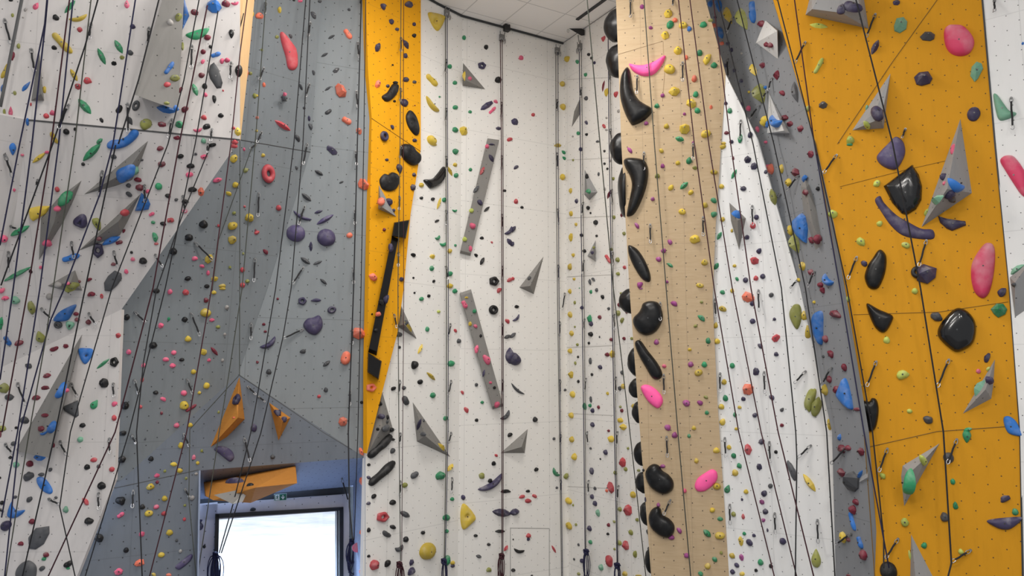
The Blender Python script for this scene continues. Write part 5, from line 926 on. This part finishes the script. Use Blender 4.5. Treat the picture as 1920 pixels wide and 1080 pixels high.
MID = [
 ('olive rope running left of the long dark red drip hold', 'olive', .010, (500, -20), (480, 250), (454, 540), (427, 715), (411, 810), (369, 1090)),
 ('black rope right of the red drip hold reaching the doorway coil', 'black', .011, (575, -20), (551, 270), (517, 540), (480, 757), (470, 812), (437, 945), (411, 1037)),
 ('black rope passing over the left purple disc hold', 'black', .011, (582, -20), (568, 270), (546, 540), (530, 635), (489, 812), (415, 1037)),
 ('black rope left of the orange strip ending at the blue coil', 'black', .014, (678, -20), (670, 270), (663, 540), (653, 810), (655, 950), (661, 1012)),
 ('thin black rope hugging the grey and orange corner', 'black', .010, (686, -20), (682, 270), (677, 540), (671, 810), (664, 1012)),
 ('left dark rope down the orange strip', 'olive', .010, (752, -20), (750, 270), (746, 540), (748, 810), (751, 1052)),
 ('right maroon rope down the orange strip', 'maroon', .008, (757, -20), (756, 270), (757, 540), (755, 810), (753, 1052)),
 ('left strand of the rope under the yellow shield anchor', 'olive', .012, (835, 30), (836, 270), (837, 540), (837, 810), (833, 1050)),
 ('right strand of the rope under the yellow shield anchor', 'navy', .010, (838.5, 30), (839, 270), (840.5, 540), (840, 810), (835, 1050)),
 ('left strand of the maroon rope beside the grey rails', 'maroon', .013, (938, 75), (940, 270), (941, 540), (941, 810), (941, 1040)),
 ('right strand of the maroon rope beside the grey rails', 'maroon', .011, (941.5, 75), (943, 270), (943.5, 540), (943.5, 810), (943, 1040)),
 ('left strand of the rope near the back corner', 'grey', .012, (1042, 98), (1042.5, 270), (1045, 540), (1049, 810), (1053, 1090)),
 ('right strand of the rope near the back corner', 'navy', .010, (1046, 98), (1046.5, 270), (1048, 540), (1051, 810), (1055, 1090)),
 ('left strand of the rope beside the slim grey diamond volume', 'navy', .012, (1086, 92), (1088, 270), (1091, 540), (1094.5, 810), (1097, 1035)),
 ('right strand of the rope beside the slim grey diamond volume', 'grey', .010, (1090, 92), (1092, 270), (1095, 540), (1097.5, 810), (1098.5, 1035)),
 ('left strand of the rope just left of the plywood pillar', 'navy', .012, (1140, 60), (1142, 270), (1147, 540), (1152, 810), (1157, 1055)),
 ('right strand of the rope just left of the plywood pillar', 'grey', .010, (1144, 130), (1146, 270), (1150, 540), (1155, 810), (1158.5, 1055)),
 ('long slanting rope crossing the narrow white side wall', 'olive', .011, (1099, -20), (1125, 270), (1150, 540), (1181, 810), (1212, 1090)),
 ('grey rope down the middle of the plywood pillar', 'olive', .012, (1206, -20), (1227, 270), (1249, 540), (1271, 810), (1296, 1090)),
 ('left maroon rope on the right half of the plywood pillar', 'maroon', R1, (1270, -20), (1302, 270), (1339, 540), (1385, 810), (1440, 1032), (1454, 1090)),
 ('second maroon rope on the right half of the plywood pillar', 'maroon', R1, (1291, -20), (1329, 270), (1373, 540), (1427, 810), (1440, 862), (1496, 1090)),
 ('maroon rope leaving the pillar for the right white wall', 'maroon', R1, (1335, -20), (1370, 270), (1408, 540), (1459, 810), (1528, 1090)),
 ('black rope crossing the right white wall beside the salmon faceted hold', 'black', R1, (1346, 0), (1412, 270), (1465, 540), (1492, 810), (1494, 860), (1491, 1090)),
 ('black rope running along the right grey strip', 'black', R1, (1377, -20), (1451, 270), (1510, 540), (1550, 810), (1566, 1090)),
 ('left black rope down the near edge of the big orange wall', 'black', R1, (1453, -20), (1528, 270), (1588, 540), (1636, 810), (1657, 1010), (1657, 1065)),
 ('second black rope at the top edge of the big orange wall', 'maroon', R1, (1487, -20), (1527, 270), (1531, 290)),
 ('navy rope along the joint of the grey strip and orange wall', 'navy', R1, (1527, 270), (1575, 540), (1620, 810), (1667, 1065)),
 ('black rope crossing the glossy black shield hold', 'black', .014, (1600, -20), (1674, 270), (1726, 540), (1769, 810), (1784, 1055), (1774, 1095)),
]
for l, c, r, *p in MID: rope(l, c, r, *p)
# coiled rope ends knotted up off the floor
def coil(label, u, v, w, hh, col, n=5, lift=.25, knot=True, seed=1):
    rng = random.Random(seed); h = hit(u, min(v, 1070)); dep = ((h[0]-CAM).dot(FW) if h else (DP.at(u, v)-CAM).dot(FW))-lift
    C = CAM+ray(u, v)*dep; mpp = dep/F; root = empty('rope_coil', C); tag(root, label, 'rope coil')
    pts = []; Rv = RT; Uv = Vector((0, 0, 1)); Dv = Vector((0, -1, 0))
    for k in range(n):
        sx = rng.uniform(.25, 1.25)*w*mpp/2; sy = hh*mpp*rng.uniform(.6, 1.05); off = rng.uniform(-.45, .45)*w*mpp/2
        for i in range(14):
            a = 2*math.pi*i/14; pts.append(C+Rv*(math.sin(a)*sx+off)+Uv*(-sy/2+math.cos(a)*sy/2)+Dv*(.03*math.sin(a+k)+.012*k))
    V, Fc = tube(pts, .011, 6); mesh_obj('loop_bundle', V, Fc, ROPEM[col], root, True, loc=C)
    if knot:
        kp = [C+Rv*(math.cos(a*2.1)*.05*(1+.3*math.sin(a)))+Uv*(math.sin(a*1.7)*.06)+Dv*(.05+.05*math.sin(a*3)) for a in [i*.45 for i in range(26)]]
        V, Fc = tube(kp, .024, 6); mesh_obj('knot', V, Fc, ROPEM[col], root, True, loc=C)
coil('navy rope coil tied up left in front of the doorway', 406, 1040, 26, 70, 'navy', 9, .2, True, 3)
coil('blue rope coil hanging at the right side of the doorway', 661, 1015, 18, 62, 'navy', 9, .2, True, 4)
coil('maroon rope end knotted below the narrow orange strip', 750, 1058, 12, 60, 'maroon', 4, .3, True, 5)
coil('navy rope end knotted under the yellow pocket hold', 833, 1052, 9, 60, 'navy', 4, .3, True, 6)
coil('large maroon rope knot under the navy shelf hold', 941, 1042, 14, 60, 'maroon', 5, .3, True, 7)
coil('navy rope end knotted at the back corner', 1099, 1034, 10, 70, 'navy', 4, .3, True, 8)
coil('dark purple rope end knotted just left of the pillar', 1157, 1060, 10, 50, 'navy', 4, .3, True, 9)
# top anchors
def anchor(label, u, v):
    p, n, i = hit(u, v+4); root = empty('top_anchor', p); tag(root, label, 'rope anchor', 'steel top anchors along the wall heads')
    X = n.cross(Vector((0, 0, 1))).normalized(); Z = Vector((0, 0, 1)); s = .075
    c8 = [p+X*a*s+Z*b*s*1.2+n*z for z in (-.01, .07) for a, b in ((-1, -1), (1, -1), (1, 1), (-1, 1))]
    V, Fc = hull(c8); mesh_obj('anchor_plate', V, Fc, GREYM, root, loc=p)
    for k in (-1, 1):
        V, Fc = oval(p+n*.09-Z*.10+X*.055*k, Z, X, n, .14, .06, .014); mesh_obj('pulley_ring', V, Fc, STEEL, root, True, loc=p)
        V, Fc = tube([p+n*.05+Z*.08+X*.06*k, p+n*.07+Z*.17+X*.075*k], .012, 6); mesh_obj('anchor_horn', V, Fc, GREYM, root, True, loc=p)
anchor('steel top anchor right of the yellow shield hold', 836, 22); anchor('steel top anchor under the small black box fixture', 940, 68)
anchor('steel top anchor near the back corner', 1044, 92); anchor('steel top anchor under the black angled bracket', 1089, 85)
BLK = plain('black_painted_steel', (.012, .012, .013), .45)
p, n, i = hit(944, 62); root = empty('ceiling_fixture', p); tag(root, 'small black box fixture where back wall meets the ceiling', 'fixture')
q = p+n*.12; X = Vector((-n.y, n.x, 0)).normalized(); Z = Vector((0, 0, 1))
V, Fc = hull([q+X*a*.075+Z*(b+.14)+n*c for a in (-1, 1) for b, c in ((-.16, 0), (.15, -.03), (-.16, .14), (.15, .11))]); mesh_obj('housing', V, Fc, BLK, root, loc=p)
V, Fc = hull([q+X*a*.03+Z*(b+.16)+n*c for a in (-1, 1) for b in (-.02, .09) for c in (.1, .155)]); mesh_obj('lens_window', V, Fc, STEEL, root, loc=p)
V, Fc = tube([q+Z*.29, q+Z*.5], .012, 6); mesh_obj('mounting_arm', V, Fc, BLK, root, loc=p)
p, n, i = hit(1088, 62); yy = p.y-.25
root = empty('ceiling_bracket', P(1082, 56, yy)); tag(root, 'black angled bracket hanging from the ceiling slot by the corner', 'bracket')
V, Fc = hull([P(u, v, yy+d) for d in (0, .06) for u, v in ((1061, 50), (1071, 45), (1096, 56), (1096, 66), (1090, 67))]); mesh_obj('bracket_plate', V, Fc, BLK, root, loc=root.location)
V, Fc = oval(P(1065, 58, yy-.03), Z, RT, n, .11, .045, .008); mesh_obj('carabiner', V, Fc, STEEL, root, True, loc=root.location)
V, Fc = tube([P(1084, 66, yy), P(1085, 76, yy), P(1088, 84, yy+.1)], .014, 6); mesh_obj('hanging_strap', V, Fc, GREYM, root, True, loc=root.location)
# emergency exit sign over the door
GRN = plain('exit_sign_green', (.015, .16, .10), .4); WHT = plain('exit_sign_white', (.85, .88, .86), .5)
def onsign(u, v, l): return DP.at(u, v, l)
root = empty('exit_sign', onsign(526, 932, .1)); tag(root, 'small green emergency exit sign with running figure and arrow above the door', 'exit sign')
def plate(nm, px, l0, l1, m):
    V, Fc = hull([onsign(u, v, l) for l in (l0, l1) for u, v in px]); return mesh_obj(nm, V, Fc, m, root, loc=root.location)
plate('sign_board', [(514.5, 927), (537, 925.6), (537, 937.4), (514.5, 938.8)], .05, .14, GRN)
plate('sign_border', [(514, 926.4), (537.5, 925), (537.5, 938), (514, 939.4)], .04, .13, WHT)
plate('picture_panel', [(516, 928), (524, 927.5), (524, 937.6), (516, 938)], .135, .143, WHT)
def figure(nm, polys, m):
    V = []; Fc = []
    for px in polys:
        o = len(V); V += [onsign(u, v, .146) for u, v in px]; Fc.append(tuple(range(o, o+len(px))))
    return mesh_obj(nm, V, Fc, m, root, loc=root.location)
figure('running_figure', [[(519.6, 928.6), (520.9, 928.5), (521, 929.8), (519.7, 929.9)], [(518.6, 930.3), (521, 930.2), (521, 933.6), (519, 933.8)], [(521, 930.6), (522.9, 931.6), (522.6, 932.2), (521, 931.6)], [(518.6, 930.4), (517, 931.9), (517.4, 932.4), (518.8, 931.4)], [(519.2, 933.4), (521, 933.4), (522.4, 936.8), (521.5, 936.9)], [(519, 933.4), (520, 933.6), (518.6, 935.3), (516.8, 936.4), (516.6, 935.6), (518, 934.8)]], GRN)
figure('arrow', [[(529.7, 928.2), (531.3, 928.1), (531.3, 933.4), (529.7, 933.5)], [(527, 931.9), (528.1, 931.2), (530.5, 934), (532.9, 930.9), (534, 931.5), (530.5, 936.7)]], WHT)
